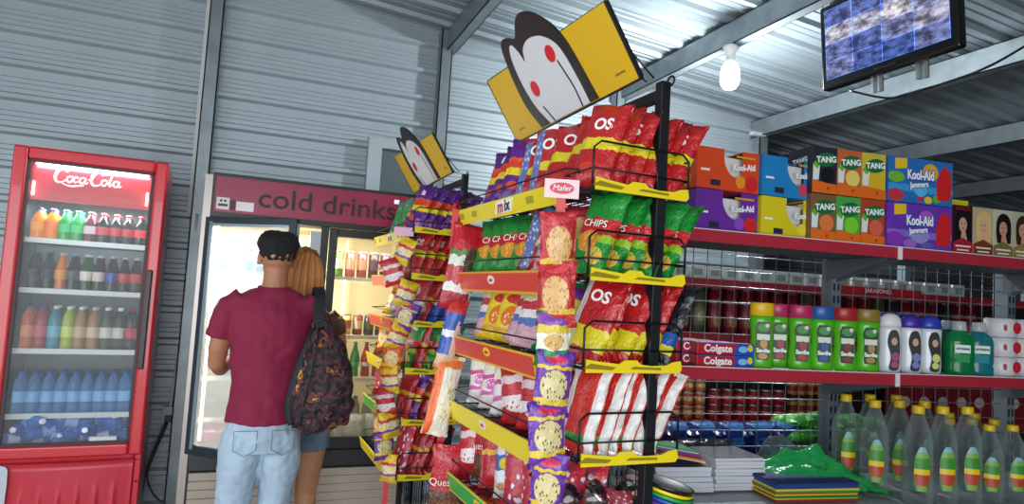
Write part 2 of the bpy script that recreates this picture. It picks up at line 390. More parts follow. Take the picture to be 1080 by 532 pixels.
# ================================================================ RED DRINKS FRIDGE
FY = 3.9
def red_fridge():
    x0, x1, z0, z1 = -1.15, -.468, 0.0, 2.10
    t = empty('drinks_fridge', T((x0+x1)/2, FY, 0) @ Rz(4), 'tall red glass-door drinks fridge with script lettering, at the left', 'fridge')
    o = -(x0+x1)/2
    X0, X1 = x0+o, x1+o; rm = mat('#d01c2e', .3, coat=.3); ins = mat('#7d878c', .4)
    b = MB(); w = .035; D = .58
    b.box((X0, .04, .02), (X0+w, D, z1-.01)); b.box((X1-w, .04, .02), (X1, D, z1-.01)); b.box((X0+w, .04, z1-.05), (X1-w, D, z1-.01)); b.box((X0+w, D-.04, .05), (X1-w, D, z1-.05))
    b.box((X0+w, .04, .50), (X1-w, D-.04, .57)); b.build('cabinet', rm, t, bev=.006)
    b = MB(); b.box((X0+w, D-.05, .57), (X1-w, D-.041, z1-.05)); b.box((X0+w, .06, .57), (X0+w+.004, D-.05, z1-.05)); b.box((X1-w-.004, .06, .57), (X1-w, D-.05, z1-.05)); b.build('liner', mat('#5b666c', .4), t)
    # door frame with rounded outer corners
    b = MB(); f = .062
    for a, c in (((X0, 0, .555), (X0+f, .045, z1)), ((X1-f, 0, .555), (X1, .045, z1)), ((X0+f, 0, z1-f), (X1-f, .045, z1)), ((X0+f, 0, .555), (X1-f, .045, .555+f))): b.box(a, c)
    dr = b.build('door', rm, t, bev=.012, seg=3)
    b = MB(); g = f
    for a, c in (((X0+g, .01, .615), (X0+g+.014, .04, z1-f)), ((X1-g-.014, .01, .615), (X1-g, .04, z1-f)), ((X0+g, .01, z1-f-.014), (X1-g, .04, z1-f)), ((X0+g, .01, .615), (X1-g, .04, .63))): b.box(a, c)
    b.build('gasket', mat('#3d2228', .5), dr)
    MB().box((X0+g, .018, .62), (X1-g, .024, z1-f)).build('glass_pane', pane_mat(a0=.07), dr)
    MB().box((X1-.058, -.022, 1.0), (X1-.028, 0, 1.52)).build('handle', mat('#2a2226', .4), dr, bev=.006)
    MB().box((.10, .008, .635), (.22, .018, .655)).build('door_sticker', mat('#cfd3d2', .5), dr)
    # header panel inside the glass, lit from above and the sides
    hm = mat('#c01b2c', .35)
    h = MB().box((X0+g+.014, .05, 1.84), (X1-g-.014, .07, z1-.055)).build('header_panel', hm, t)
    coke_script(h, (-.045, .048, 1.945), .29)
    b = MB(); b.box((X0+g+.03, .03, z1-.085), (X1-g-.03, .045, z1-.075)); b.build('header_light', mat('#fff0ee', .5, emit=5), t)
    for zz, sx in ((1.9, X0+g+.024), (1.9, X1-g-.034)): MB().box((sx, .03, 1.86), (sx+.010, .04, 1.93)).build('side_light', mat('#ffd8c8', .5, emit=5), t)
    for sx in (X0+.055, X1-.06): MB().box((sx, .075, .62), (sx+.006, .082, 1.84)).build('light_strip', mat('#eef6ff', .5, emit=2.2), t)
    for zz in (1.64, 1.385, 1.08, .755):
        s = MB()
        for q in range(13): s.tube([(X0+.045+q*.049, .09, zz-.004), (X0+.045+q*.049, .52, zz-.004)], .0025, 4)
        s.tube([(X0+.04, .52, zz-.008), (X1-.04, .52, zz-.008)], .003, 4); sh = s.build('shelf', WIRE, t)
        MB().box((X0+.04, .078, zz-.016), (X1-.04, .088, zz+.010)).build('price_rail', mat('#cdd6d2', .35), sh)
    # base cover with swelling ribs and a white swoosh
    b = MB(); NX, NZ = 90, 14; vs = []; fs = []
    for j in range(NZ+1):
        for i in range(NX+1):
            u, v = i/NX, j/NZ; xx = X0+.004+u*(X1-X0-.035); y = .012
            rib = max(0, math.cos((u*8.2-.15)*2*math.pi)); env = max(0, min(1, (.78-v)/.25)); 
            if .16 < u < .93: y -= .014*rib**3*env
            y -= .02*math.sin(math.pi*min(1, max(0, (u-.12)/.85)))
            vs.append((xx, y, .03+v*(.535-.03)))
    for j in range(NZ):
        for i in range(NX): fs.append((j*(NX+1)+i, j*(NX+1)+i+1, (j+1)*(NX+1)+i+1, (j+1)*(NX+1)+i))
    b.add(vs, fs, 0, True); bc = b.build('base_cover', mat('#c92b3e', .35), t)
    sd = bc.modifiers.new('solid', 'SOLIDIFY'); sd.thickness = .01
    pts = spline([(X0+.004, .535, 0), (X0+.11, .532, 0), (X0+.125, .46, 0), (X0+.13, .3, 0), (X0+.2, .12, 0), (X0+.34, .05, 0)], 5)
    poly = [(p.x, p.y) for p in pts] + [(X0+.004, .05)]
    plate('swoosh', poly, mat('#c9ccd8', .4), bc, y=-.012, th=.012)
    MB().box((X1-.03, .012, .03), (X1, .06, .53)).build('side_trim', rm, t, bev=.004)
    MB().lathe([(.006, 0), (.006, .004)], 10).build('screw', BLKP, t, T(X1-.014, .011, .42) @ Rx(90))
    for sx in (X0+.05, X1-.05):
        for sy in (.1, .5): MB().lathe([(.02, 0), (.02, .03)], 10).build('foot', BLKP, t, T(sx, sy, 0))
    l = bpy.data.lights.new('fridge_header_lamp', 'AREA'); l.shape = 'RECTANGLE'; l.size = .5; l.size_y = .02; l.energy = 1.1; l.color = (1, .93, .93)
    lo = bpy.data.objects.new('fridge_header_lamp', l); COL.objects.link(lo); lo.location = ((x0+x1)/2, FY+.046, z1-.09); lo.rotation_euler = (R(25), 0, R(4))
    l = bpy.data.lights.new('fridge_inside_lamp', 'AREA'); l.shape = 'RECTANGLE'; l.size = .45; l.size_y = .1; l.energy = 5.5; l.color = (.85, .95, 1)
    lo = bpy.data.objects.new('fridge_inside_lamp', l); COL.objects.link(lo); lo.location = ((x0+x1)/2, FY+.14, 1.83); lo.rotation_euler = (R(8), 0, 0)
def ribbon(strokes, m, parent, loc, sc, name='logo', y0=0, th=.0015):
    """pen strokes in XZ -> one raised logo; each stroke = (points, widths)"""
    b = MB()
    for pts, wd in strokes:
        pp = spline([(p[0], 0, p[1]) for p in pts], 6); n = len(pp); L = []; Rr = []
        for i, p in enumerate(pp):
            t = (pp[min(i+1, n-1)]-pp[max(i-1, 0)]).normalized(); nn = Vector((-t.z, 0, t.x))
            q = i/(n-1); w = wd[0]+(wd[1]-wd[0])*min(1, q*2) if q < .5 else wd[1]+(wd[2]-wd[1])*(q-.5)*2
            L.append(p+nn*w); Rr.append(p-nn*w)
        for i in range(n-1):
            vs = [L[i], L[i+1], Rr[i+1], Rr[i]]; vv = [Vector((v.x*sc, y0, v.z*sc)) for v in vs]; vf = [Vector((v.x*sc, y0-th, v.z*sc)) for v in vs]
            b.add(vv+vf, [(4,5,6,7), (0,3,2,1), (0,1,5,4), (2,3,7,6), (1,2,6,5), (3,0,4,7)])
    return b.build(name, m, parent, Matrix.Translation(loc))
def coke_script(parent, loc, wdt):
    S = []
    def C(x): return ([(x+.10, .17), (x+.13, .22), (x+.08, .25), (x-.01, .20), (x-.06, .08), (x-.03, -.01), (x+.05, -.01), (x+.12, .05)], (.012, .026, .008))
    def o(x): return ([(x+.03, .10), (x-.015, .08), (x-.02, .02), (x+.02, -.005), (x+.06, .04), (x+.06, .09), (x+.02, .10)], (.014, .016, .012))
    S.append(C(-.36)); S.append(([(-.34, -.02), (-.2, -.07), (-.05, -.05), (.02, -.04)], (.004, .018, .006)))
    S.append(o(-.22)); S.append(([(-.08, .08), (-.11, .10), (-.145, .05), (-.12, .0), (-.07, .03)], (.016, .016, .008)))
    S.append(o(-.03)); S.append(([(.035, .10), (.025, .03), (.045, -.005), (.075, .03)], (.016, .014, .008)))
    S.append(([(.075, .07), (.115, .075)], (.012, .012, .012)))
    S.append(C(.18)); S.append(([(.24, .24), (.32, .20), (.42, .22), (.5, .20)], (.018, .014, .004)))
    S.append(o(.30)); S.append(([(.425, .25), (.43, .19), (.40, .05), (.41, -.005), (.44, .03)], (.012, .016, .008)))
    S.append(o(.485)); S.append(([(.55, .10), (.54, .03), (.56, -.005), (.595, .03)], (.016, .014, .008)))
    ribbon(S, mat('#f3ecec', .4, emit=.25), parent, loc, wdt)
red_fridge()
def fridge_stock():
    MF = T(-.809, FY, 0) @ Rz(4) @ T(.809, -FY, 0)
    fx = lambda i, n: -1.15+.085+ (i+.5)*(.682-.17)/n
    rows = [
     (1.64, .165, [('#f09010','#3050b0','#e8a030','orange soda'), ('#f08a10','#3050b0','#e87818','orange soda'), ('#1c9a4c','#20a050','#2fb86a','green lime soda'), ('#1c9a4c','#20a050','#2fb86a','green lime soda'), ('#5c1626','#992030','#c8b0b8','grape soda'), ('#180c0c','#a01820','#b8202c','dark cola'), ('#180c0c','#a01820','#b8202c','dark cola'), ('#180c0c','#a01820','#b8202c','dark cola'), ('#180c0c','#a01820','#d02832','dark cola')], 'top', 'soda', .034),
     (1.385, .195, [('#152028','#303840','#1c2c38','black cola'), ('#152028','#303840','#1c2c38','black cola'), ('#e07818','#c8c8c8','#e89030','orange juice'), ('#20242a','#8a9098','#40484e','dark tonic'), ('#1a5a30','#c8c8c8','#e0d8c8','green glass soda'), ('#281010','#c8c8c8','#d8c8c0','cola glass'), ('#281010','#b8b8b8','#3858a0','cola glass'), ('#281010','#b8b8b8','#c02830','cola glass'), ('#281010','#b8b8b8','#c03038','cola glass')], 'second', 'coke', .029),
     (1.08, .225, [('#c85a20','#303a88','#d88848','orange drink'), ('#a82030','#303a88','#c84858','red drink'), ('#2888a0','#e8e8e8','#60b0c8','blue sports drink'), ('#a8c020','#e8e8e8','#c8d868','lime drink'), ('#a87848','#e8e8e8','#c8a888','brown tea'), ('#a87850','#c0c0c0','#d0b8a0','brown tea'), ('#385028','#e8e8e8','#d8d0c0','dark green soda'), ('#28301c','#e8e8e8','#c8c8c0','dark green soda'), ('#100808','#981820','#b01c28','black cola')], 'third', 'water', .031),
     (.755, .215, [('#5898d0','#2848a0','#78b4e4','water')]*9, 'fourth', 'water', .032)]
    for z, h, items, rn, shp, rad in rows:
        for i, (liq, cap, band, kind) in enumerate(items):
            for back in (0, 1):
                lab = '%s bottle, %s from left on red fridge %s shelf%s' % (kind, ORD[i], rn, ', back row' if back else '')
                bottle('drink_bottle', MF @ T(fx(i, 9)+random.uniform(-.003, .003), FY+.125+.085*back, z), lab, 'bottle', liq, cap, band, h, rad if not back else rad*.95, group='bottles in the red fridge', shape=shp, alpha=.8 if rn != 'fourth' else .45)
    bm_ = clear('#3a62c0', .55, .2, bump=.6)
    for i in range(16):
        x = -1.05+i*.032
        bottle('water_bottle', MF @ T(x, FY+.14, .622) @ T(0, .05*(i % 2), .045*(i % 3)) @ Rz(-50+41*i) @ Rx(80) @ T(0, 0, -.08), 'blue water bottle lying in red fridge bottom, %s from left' % ORD[i], 'bottle', '#3c78e0', '#e8f0ff', '#88a8e0' if i % 3 else '#d8e4f0', .22, .034, shape='water', group='blue bottles lying in fridge bottom', alpha=.5)
fridge_stock()

# ================================================================ COLD DRINKS COOLER
def cooler():
    x0, x1 = -.285, .93; y = FY
    t = empty('display_cooler', T((x0+x1)/2, y, 0), 'two-door display cooler with maroon header reading cold drinks', 'cooler')
    o = -(x0+x1)/2; X0, X1 = x0+o, x1+o; D = .68
    body = mat('#8f9092', .4, .3); cream = mat('#c4b78c', .5)
    b = MB(); b.box((X0, .03, .05), (X0+.05, D, 2.05)); b.box((X1-.05, .03, .05), (X1, D, 2.05)); b.box((X0+.05, .03, 1.84), (X1-.05, D, 2.05)); b.box((X0+.05, .03, .50), (X1-.05, D, .58)); b.box((X0+.05, D-.04, .05), (X1-.05, D, 1.84))
    b.build('cabinet', body, t)
    b = MB(); b.box((X0+.05, D-.055, .58), (X1-.05, D-.041, 1.84)); b.box((X0+.05, .08, .58), (X0+.056, D-.055, 1.84)); b.box((X1-.056, .08, .58), (X1-.05, D-.055, 1.84)); b.box((X0+.056, .08, .58), (X1-.056, D-.055, .59)); b.box((X0+.056, .06, 1.82), (X1-.056, D-.055, 1.835)); b.build('liner', cream, t)
    # silver edge rails on front
    for ea, eb in ((X0, X0+.038), (X1-.03, X1)): MB().box((ea, -.005, .05), (eb, .03, 2.06)).build('edge_rail', mat('#a79d98', .35, .5), t)
    # header: black surround, maroon panel, lettering
    b = MB(); b.box((X0+.038, -.01, 1.83), (X1-.03, .03, 2.075)); hd = b.build('header', BLACK, t, bev=.004)
    MB().box((X0+.055, -.016, 1.862), (X1-.045, -.0105, 2.055)).build('header_panel', mat('#83163a', .35, emit=.10), hd)
    text('cold drinks', .155, mat('#2a0a18', .5), hd, (.375+o, -.018, 1.955), xs=1.12, bold=.0015)
    pl = MB(); pl.box((X0+.065, -.019, 1.875), (X0+.13, -.0165, 1.94)); pl.box((X0+.165, -.019, 1.875), (X0+.255, -.0165, 1.925)); sl = pl.build('header_sticker_or_glint', mat('#d8d0d4', .5), hd)
    pl = MB(); pl.prism(ell(X0+.088, 1.922, .007, .007, 12), -.0205, -.0195); pl.prism(ell(X0+.108, 1.922, .007, .007, 12), -.0205, -.0195); pl.box((X0+.074, -.0205, 1.892), (X0+.122, -.0195, 1.905)); pl.build('sticker_print', BLACK, sl)
    pl = MB(); pl.box((X0+.135, -.019, 1.875), (X0+.16, -.0165, 1.93)); pl.build('header_sticker_or_glint', mat('#40202c', .5), hd)
    MB().box((.745+o, -.019, 2.005), (.775+o, -.0165, 2.03)).build('header_sticker_or_glint', mat('#efe8ea', .5, emit=.3), hd)  # white highlight on the header, painted as a small glowing patch
    # mullion in the middle and dark sill
    MB().box((.345+o, -.002, .58), (.385+o, .05, 1.83)).build('mullion', BLACK, t)
    MB().box((.285+o, .004, .58), (.343+o, .05, 1.80)).build('mullion_face', mat('#8d9296', .3, .5), t)
    b = MB(); b.box((X0+.038, -.02, .47), (X1-.03, .03, .565)); b.build('sill', mat('#222326', .4), t, bev=.006)
    # right door (closed)
    f = MB(); a0, a1 = .388+o, X1-.035; fr = .045
    for a, c in (((a0, -.03, .57), (a0+fr, -.002, 1.825)), ((a1-fr, -.03, .57), (a1, -.002, 1.825)), ((a0+fr, -.03, 1.78), (a1-fr, -.002, 1.825)), ((a0+fr, -.03, .57), (a1-fr, -.002, .635))): f.box(a, c)
    dr = f.build('door', BLACK, t, bev=.004)
    MB().box((a0+fr, -.02, .635), (a1-fr, -.015, 1.78)).build('glass_pane', pane_mat('#e8e0c8', .06), dr)
    # left door, swung open towards the shop
    dm = T(X0+.04, -.02, 0) @ Rz(-40); w = .58
    f = MB()
    for a, c in (((0, -.03, .57), (.032, 0, 1.825)), ((w-.045, -.03, .57), (w, 0, 1.825)), ((.032, -.03, 1.79), (w-.045, 0, 1.825)), ((.032, -.03, .57), (w-.045, 0, .62))): f.box(a, c)
    dr = f.build('open_door', mat('#2b3540', .35, .2), t, dm, bev=.004)
    b = MB(); b.box((.032, -.032, .60), (.05, -.0305, 1.80)); b.box((.032, -.032, 1.775), (w-.045, -.0305, 1.79)); b.box((w-.0, -.02, .6), (w+.004, -.004, 1.8)); b.build('metal_edge', mat('#9fb0b8', .3, .6), dr)
    MB().box((.032, -.018, .62), (w-.045, -.012, 1.79)).build('glass_pane', pane_mat('#eef6f8', .34), dr)
    b = MB(); b.tube([(w-.02, -.03, 1.0), (w-.02, -.06, 1.03), (w-.02, -.06, 1.37), (w-.02, -.03, 1.4)], .009, 8); b.build('handle', CHROME, dr)
    # shelves
    for zz in (1.55, 1.205, .955, .73):
        for (s0, s1, nm) in ((X0+.06, .335+o, 'L'), (.39+o, X1-.06, 'R')):
            s = MB()
            for q in range(11): xx = s0+(s1-s0)*(q+.5)/11; s.tube([(xx, .09, zz-.004), (xx, .6, zz-.004)], .0025, 4)
            if nm == 'R' and zz == .73: continue
            sh = s.build('shelf', mat('#b8b09a', .4, .3), t); MB().box((s0, .08, zz-.018), (s1, .092, zz+.004)).build('price_rail', mat('#d8d2b8', .4), sh)
    # louvred grille
    for q in range(9):
        z = .05+q*.046
        MB().box((X0+.05, -.012, 0), (X1-.04, -.004, .044), M=None).build('grille_slat', mat('#b9aca0', .5), t, T(0, .012, z) @ Rx(14))
    MB().box((X0+.03, .008, .03), (X0+.055, .02, .47)).build('grille_side', mat('#303338', .5), t)
    MB().box((X0+.05, .03, .04), (X1-.04, .035, .47)).build('grille_back', mat('#2c2a2a', .6), t)
    # inside lights
    MB().box((X0+.075, .03, .62), (X0+.09, .045, 1.80)).build('light_strip', mat('#fff3cf', .5, emit=7), t)
    MB().box((.33+o, .055, .62), (.34+o, .065, 1.80)).build('light_strip', mat('#fff0c8', .5, emit=1.2), t)
    MB().box((.56+o, .56, .62), (.572+o, .57, 1.80)).build('light_strip', mat('#fff0c0', .5, emit=1.5), t)
    for (nm, lx, e, c) in (('cooler_lamp_left', .02, 30, (1, .99, .97)), ('cooler_lamp_right', .66, 3.4, (1, .93, .80))):
        l = bpy.data.lights.new(nm, 'AREA'); l.shape = 'RECTANGLE'; l.size = .48; l.size_y = .10; l.energy = e; l.color = c
        lo = bpy.data.objects.new(nm, l); COL.objects.link(lo); lo.location = (lx, FY+.12, 1.815); lo.rotation_euler = (R(12), 0, 0)
    return t
cooler()
def cooler_stock():
    y = FY+.15
    g = 'drinks in the right cooler bay'
    top = [('#6aa032', '#e8e0c0', .155), ('#b85a4a', '#e0b090', .155), ('#a84848', '#d8a080', .155), ('#3c1c30', '#5c3048', .155), ('#4a2038', '#e8d0c0', .155), ('#1c2440', '#283860', .12), ('#1c2440', '#e8e8e8', .12), ]
    for i, (c, bnd, h) in enumerate(top):
        can('drink_can', T(.468+i*.070, y, 1.553), 'tall slim can, %s from left on right cooler top shelf' % ORD[i], c, h, .030, g, band=bnd)
    mid = [('#6c8c30', '#d8d060'), ('#d8c860', '#b04830'), ('#a03828', '#e8d8a0'), ('#30342c', '#50543c'), ('#38343c', '#706048'), ('#1850a8', '#e0e8f0'), ('#d8b820', '#e8d860'), ]
    for i, (c, bnd) in enumerate(mid):
        can('drink_can', T(.472+i*.068, y, 1.208), 'small soda can, %s from left on right cooler second shelf' % ORD[i], c, .122, .030, g, band=bnd)
    low = [('#e0881c', '#e8a030', '#f0b040', 'orange'), ('#1ca040', '#2cb050', '#40c060', 'green'), ('#1ca040', '#2cb050', '#40c060', 'green'), ('#c82028', '#b01820', '#e8d8d8', 'red'), ('#c82028', '#181818', '#e04048', 'red'), ('#301010', '#a01820', '#c02028', 'dark'), ('#301010', '#a01820', '#c02028', 'dark')]
    for i, (c, cap, bnd, nm) in enumerate(low):
        bottle('soda_bottle', T(.475+i*.066, y, .96), '%s soda bottle, %s from left on right cooler third shelf' % (nm, ORD[i]), 'bottle', c, cap, bnd, .205, .030, group=g, shape='coke', z0=.3, z1=.42)
    for i in range(6):
        bottle('water_bottle', T(.49+i*.072, y+.03, .595), 'clear water bottle, %s from left in right cooler bottom' % ORD[i], 'bottle', '#8a9684', '#28405c', '#a8b8a8', .24, .033, group=g, shape='water', alpha=.5)
    # bagged ice on the cooler floor
    for i, x in enumerate((.50, .62, .75)):
        b = MB(); vs, fs, uv = pillow(.15, .15, .10, 5+i); b.add(vs, fs, 0, True, uv)
        o = b.build('ice_bag', clear('#e8e8d0', .6, .15, bump=1, bscale=60), None, T(x, FY+.11, .592)); tag(o, 'crumpled clear bag of ice, %s from left in cooler bottom' % ORD[i], 'bag', 'ice bags in the cooler')
    g = 'goods in the left cooler bay'
    for r_, (zz, n) in enumerate(((1.553, 7), (1.208, 7), (.958, 7))):
        for i in range(n):
            c = random.choice(['#d88860', '#b0c4d0', '#c8d4dc', '#5878a0', '#d8b080', '#4888b0'])
            bottle('juice_bottle', T(-.165+i*.066, y, zz), 'juice bottle, %s from left on left cooler %s shelf' % (ORD[i], ORD[r_]), 'bottle', c, '#d8e0e8', '#e8ece8', .19, .028, group=g, shape='water', alpha=.7)
    for i in range(6):
        b = MB(); vs, fs, uv = pillow(.10, .16, .05, 15+i); b.add(vs, fs, 0, True, uv)
        o = b.build('meat_pack', pack_mat('meat', '#b83030', [(.3, '#e8dcd8'), (.4, '#c03a34'), (.75, '#e8e0dc')]), None, T(-.16+i*.085, FY+.10, .60) @ Rx(-55))
        tag(o, 'red and white food pack, %s from left in left cooler bottom' % ORD[i], 'packet', 'red packs in the cooler bottom')

# ================================================================ BAGS
def pillow(w, h, t, seed, nu=10, nv=14, wr=1.0):
    """a sealed bag standing on its bottom seam: front and back skins meeting at the sides, flat crimped ends"""
    rnd = random.Random(seed); ox, oz = rnd.uniform(0, 99), rnd.uniform(0, 99)
    def th(u, v):
        e = max(0.0, 1-abs(2*u-1)**2.6)**.65; q = min(1, max(0, (v-.045)/.13))*min(1, max(0, (.955-v)/.16))
        return t/2*e*(math.sin(q*math.pi/2)**.8)*(1.08-.2*v)
    vs = []; uvs = {}
    for side in (0, 1):
        for j in range(nv+1):
            v = j/nv
            for i in range(nu+1):
                u = i/nu; full = th(.5, v)/(t/2+1e-6)
                ww = w*(1-.10*full)*(1+.015*math.sin(v*23+ox))
                x = (u-.5)*ww; z = v*h
                n = noise.noise(Vector((x*28+ox, z*28+oz, side*5.))) * .0055*wr*(1 if 0 < i < nu else .3) * (1.6 if (v < .2 or v > .8) else .7)
                y = th(u, v)*(-1 if side == 0 else 1) + n + .004*wr*math.sin(v*3+ox)
                crn = .006*math.sin(u*9+ox)*(1 if v in (0, 1) else 0)
                vs.append((x, y+crn, z))
    S = (nv+1)*(nu+1); fs = []; uv = []
    for side in (0, 1):
        for j in range(nv):
            for i in range(nu):
                a = side*S+j*(nu+1)+i; f = (a, a+1, a+nu+2, a+nu+1)
                q = [(i/nu, j/nv), ((i+1)/nu, j/nv), ((i+1)/nu, (j+1)/nv), (i/nu, (j+1)/nv)]
                if side: f = f[::-1]; q = q[::-1]
                fs.append(f); uv.append(q)
    for j in range(nv):
        for i in (0, nu):
            a = j*(nu+1)+i; f = (a, a+nu+1, S+a+nu+1, S+a); fs.append(f); uv.append([(i/nu, j/nv), (i/nu, (j+1)/nv), (i/nu, (j+1)/nv), (i/nu, j/nv)])
    for i in range(nu):
        for j in (0, nv):
            a = j*(nu+1)+i; fs.append((a, a+1, S+a+1, S+a)); uv.append([(i/nu, j/nv), ((i+1)/nu, j/nv), ((i+1)/nu, j/nv), (i/nu, j/nv)])
    return vs, fs, uv
DES = {
 'purple': dict(base='#5a1c80', bands=[(.40, '#e6cc20'), (.52, '#d83a20'), (.64, '#e05a20'), (.68, '#5a1c80')], ells=[(.3, .25, .16, .07, '#d84a40'), (.7, .17, .14, .08, '#b86ab8')], say='purple crisp bag with yellow band', txt=('is', '#f0e8f4', .82)),
 'red': dict(base='#b81c20', bands=[(.42, '#dccb20'), (.56, '#b81c20')], ells=[(.5, .2, .3, .07, '#d03428')], say='red crisp bag with yellow band', txt=('OS', '#f4f0f0', .72)),
 'redblue': dict(base='#b42228', bands=[(.36, '#d8c828'), (.48, '#b42228')], ells=[(.14, .5, .14, .55, '#6878b0/#c8d0e8')], say='red crisp bag with blue side print', txt=('OS', '#f4f0f0', .72)),
 'green': dict(base='#1c8a30', bands=[(.36, '#90b828'), (.44, '#c42028'), (.64, '#1c8a30')], ells=[(.42, .36, .26, .13, '#e09028/#f0c060'), (.7, .2, .2, .1, '#e8b048/#68b030')], say='green crisp bag with red band', txt=('CHIPS', '#f0f0e8', .56)),
 'yellow': dict(base='#e8c818', bands=[(.12, '#e0a018'), (.2, '#ecd028'), (.85, '#e89020')], ells=[(.5, .4, .3, .18, '#e87820/#f4e8d0'), (.5, .7, .3, .08, '#d03030')], say='yellow snack bag with orange picture', txt=None),
 'stripe': dict(base='#d8a8b8', bands=[(.3, '#5878b8'), (.42, '#e8e0e4'), (.55, '#c83848'), (.68, '#e8d8a8'), (.8, '#4888b8')], ells=[(.8, .4, .14, .3, '#e8c840/#d05070')], say='pink and blue striped snack bag', txt=None),
 'greenwhite': dict(base='#1c9848', bands=[(.3, '#e8e8d8'), (.6, '#d8c040'), (.75, '#8040a0')], ells=[(.5, .45, .3, .15, '#d8b060/#8a5828')], say='green and white nut bag', txt=None),
 'pinkwhite': dict(base='#ece4e4', bands=[(.2, '#d868b0'), (.28, '#f0e8ec'), (.5, '#d05098'), (.58, '#f0ead8'), (.8, '#e0d020')], ells=[(.5, .4, .2, .1, '#e070b8/#f8f0f4')], say='white puffed snack bag with pink lettering', txt=None),
 'redwhite': dict(base='#c02430', bands=[(.25, '#e8dce0'), (.42, '#c02430'), (.62, '#e4c8cc'), (.75, '#b82430')], ells=[(.5, .25, .3, .1, '#f0e0e0/#c04040')], say='red and white snack bag', txt=None),
 'cookie': dict(base='#5a3424', bands=[(.4, '#b81c2c'), (.95, '#d02838')], ells=[(.5, .16, .35, .14, '#6a3c24/#9a6038')], say='dark red cookie bag', txt=('Quesadillas', '#f0dcd0', .52)),
 'bluewhite': dict(base='#d8d8e4', bands=[(.28, '#e8e8f0'), (.45, '#3868b8'), (.7, '#e8e8ee'), (.85, '#8898c8')], ells=[(.5, .57, .25, .1, '#e8c830'), (.4, .2, .15, .06, '#c88850')], say='white snack bag with blue and yellow print', txt=None),
 'confetti': dict(base='#c02838', bands=[(.5, '#c83040')], blobs=[(7, .32, 0, 1, '#f0e4e8'), (11, .25, 0, 1, '#3858a8')], say='red candy bag with white speckles', txt=None),
 'rwstripe': dict(base='#c42418', bands=[(.12, '#2c8a3c'), (.2, '#c42418')], ells=[(.12, .5, .11, 1.2, '#d8d4d0'), (.88, .5, .1, 1.2, '#d8d4d0')], say='red crisp bag with white stripes', txt=None),
 'ryellow': dict(base='#b81c20', bands=[(.16, '#d8c820'), (.40, '#b81c20')], ells=[(.1, .5, .09, 1.2, '#d0ccc8')], say='red crisp bag with low yellow band', txt=('OS', '#f4f0f0', .75)),
 'black': dict(base='#14161e', bands=[(.15, '#d8c820'), (.24, '#2858a8'), (.4, '#14161e')], say='black crisp bag with white lettering', txt=('S', '#e8e8f0', .6)),
 'nuts': dict(base='#b8242c', bands=[(.2, '#d8b020'), (.28, '#b8242c')], ells=[(.52, .5, .36, .28, '#d8a868/#a87038'), (.5, .88, .3, .06, '#d84850')], say='red peanut packet', txt=None),
 'purplenuts': dict(base='#6a34a0', bands=[(.18, '#e0c028'), (.28, '#6a34a0'), (.72, '#e0c028'), (.78, '#6a34a0')], ells=[(.5, .48, .38, .24, '#d8c890/#6a4c34'), (.5, .87, .28, .06, '#d03058')], say='purple packet of mixed nuts', txt=None),
 'orangenuts': dict(base='#d85820', bands=[(.16, '#e8b820'), (.26, '#d85820')], ells=[(.5, .5, .38, .26, '#e8c888/#c07840')], say='orange packet of nuts', txt=None),
 'ymix': dict(base='#e0b820', bands=[(.25, '#7838a0'), (.34, '#e8d080'), (.6, '#c83040'), (.7, '#e8c020')], ells=[(.5, .45, .3, .14, '#e8dcb0/#c06030')], say='yellow and purple candy packet', txt=None),
 'gcandy': dict(base='#28a050', bands=[(.5, '#e8f0e8')], blobs=[(6, .35, 0, 1, '#f0f4f0'), (9, .28, 0, 1, '#1c9048'), (10, .2, 0, 1, '#4888d0')], say='green and white candy bag', txt=None),
 'multi': dict(base='#2ca050', blobs=[(7, .35, 0, 1, '#3870c8'), (9, .28, 0, 1, '#d83848'), (8, .22, 0, 1, '#e8e8e0')], bands=[(.9, '#28a050')], say='green bag of wrapped sweets', txt=None),
 'bigred': dict(base='#a82030', bands=[(.2, '#e0dcd8'), (.3, '#b81c28'), (.5, '#d8dcc8'), (.62, '#4a8838'), (.68, '#c01c28')], ells=[(.75, .55, .22, .2, '#4a3020/#6a4830')], say='large red and white cake bag', txt=None),
 'bigblue': dict(base='#d8b898', bands=[(.2, '#2050b0'), (.45, '#e8e8f0'), (.55, '#2050b0'), (.8, '#c83028')], ells=[(.75, .3, .2, .4, '#d8b8a0')], say='blue and red cake bag', txt=('bimb', '#f4f4f4', .5)),
 'bigorange': dict(base='#e8e0d0', bands=[(.3, '#e0d8c4'), (.85, '#e07028')], ells=[(.15, .5, .17, .7, '#e86820'), (.65, .45, .22, .3, '#e8dcc0/#90a050')], say='orange and white cookie bag', txt=None),
 'redstick': dict(base='#b01c28', bands=[(.5, '#d8a820'), (.58, '#b01c28')], ells=[(.5, .3, .2, .15, '#d85058')], say='red candy bag', txt=None),
 'bluestick': dict(base='#2c58b0', bands=[(.4, '#e0e0e8'), (.5, '#c03040')], ells=[(.5, .7, .2, .12, '#e8e8f0')], say='blue and red candy bag', txt=None),
 'dark': dict(base='#1c1214', bands=[(.4, '#8a1c20'), (.62, '#1c1214')], ells=[(.5, .52, .3, .1, '#e0d8d8/#b02028')], say='dark candy bag with red and white print', txt=None),
}
BM = {}
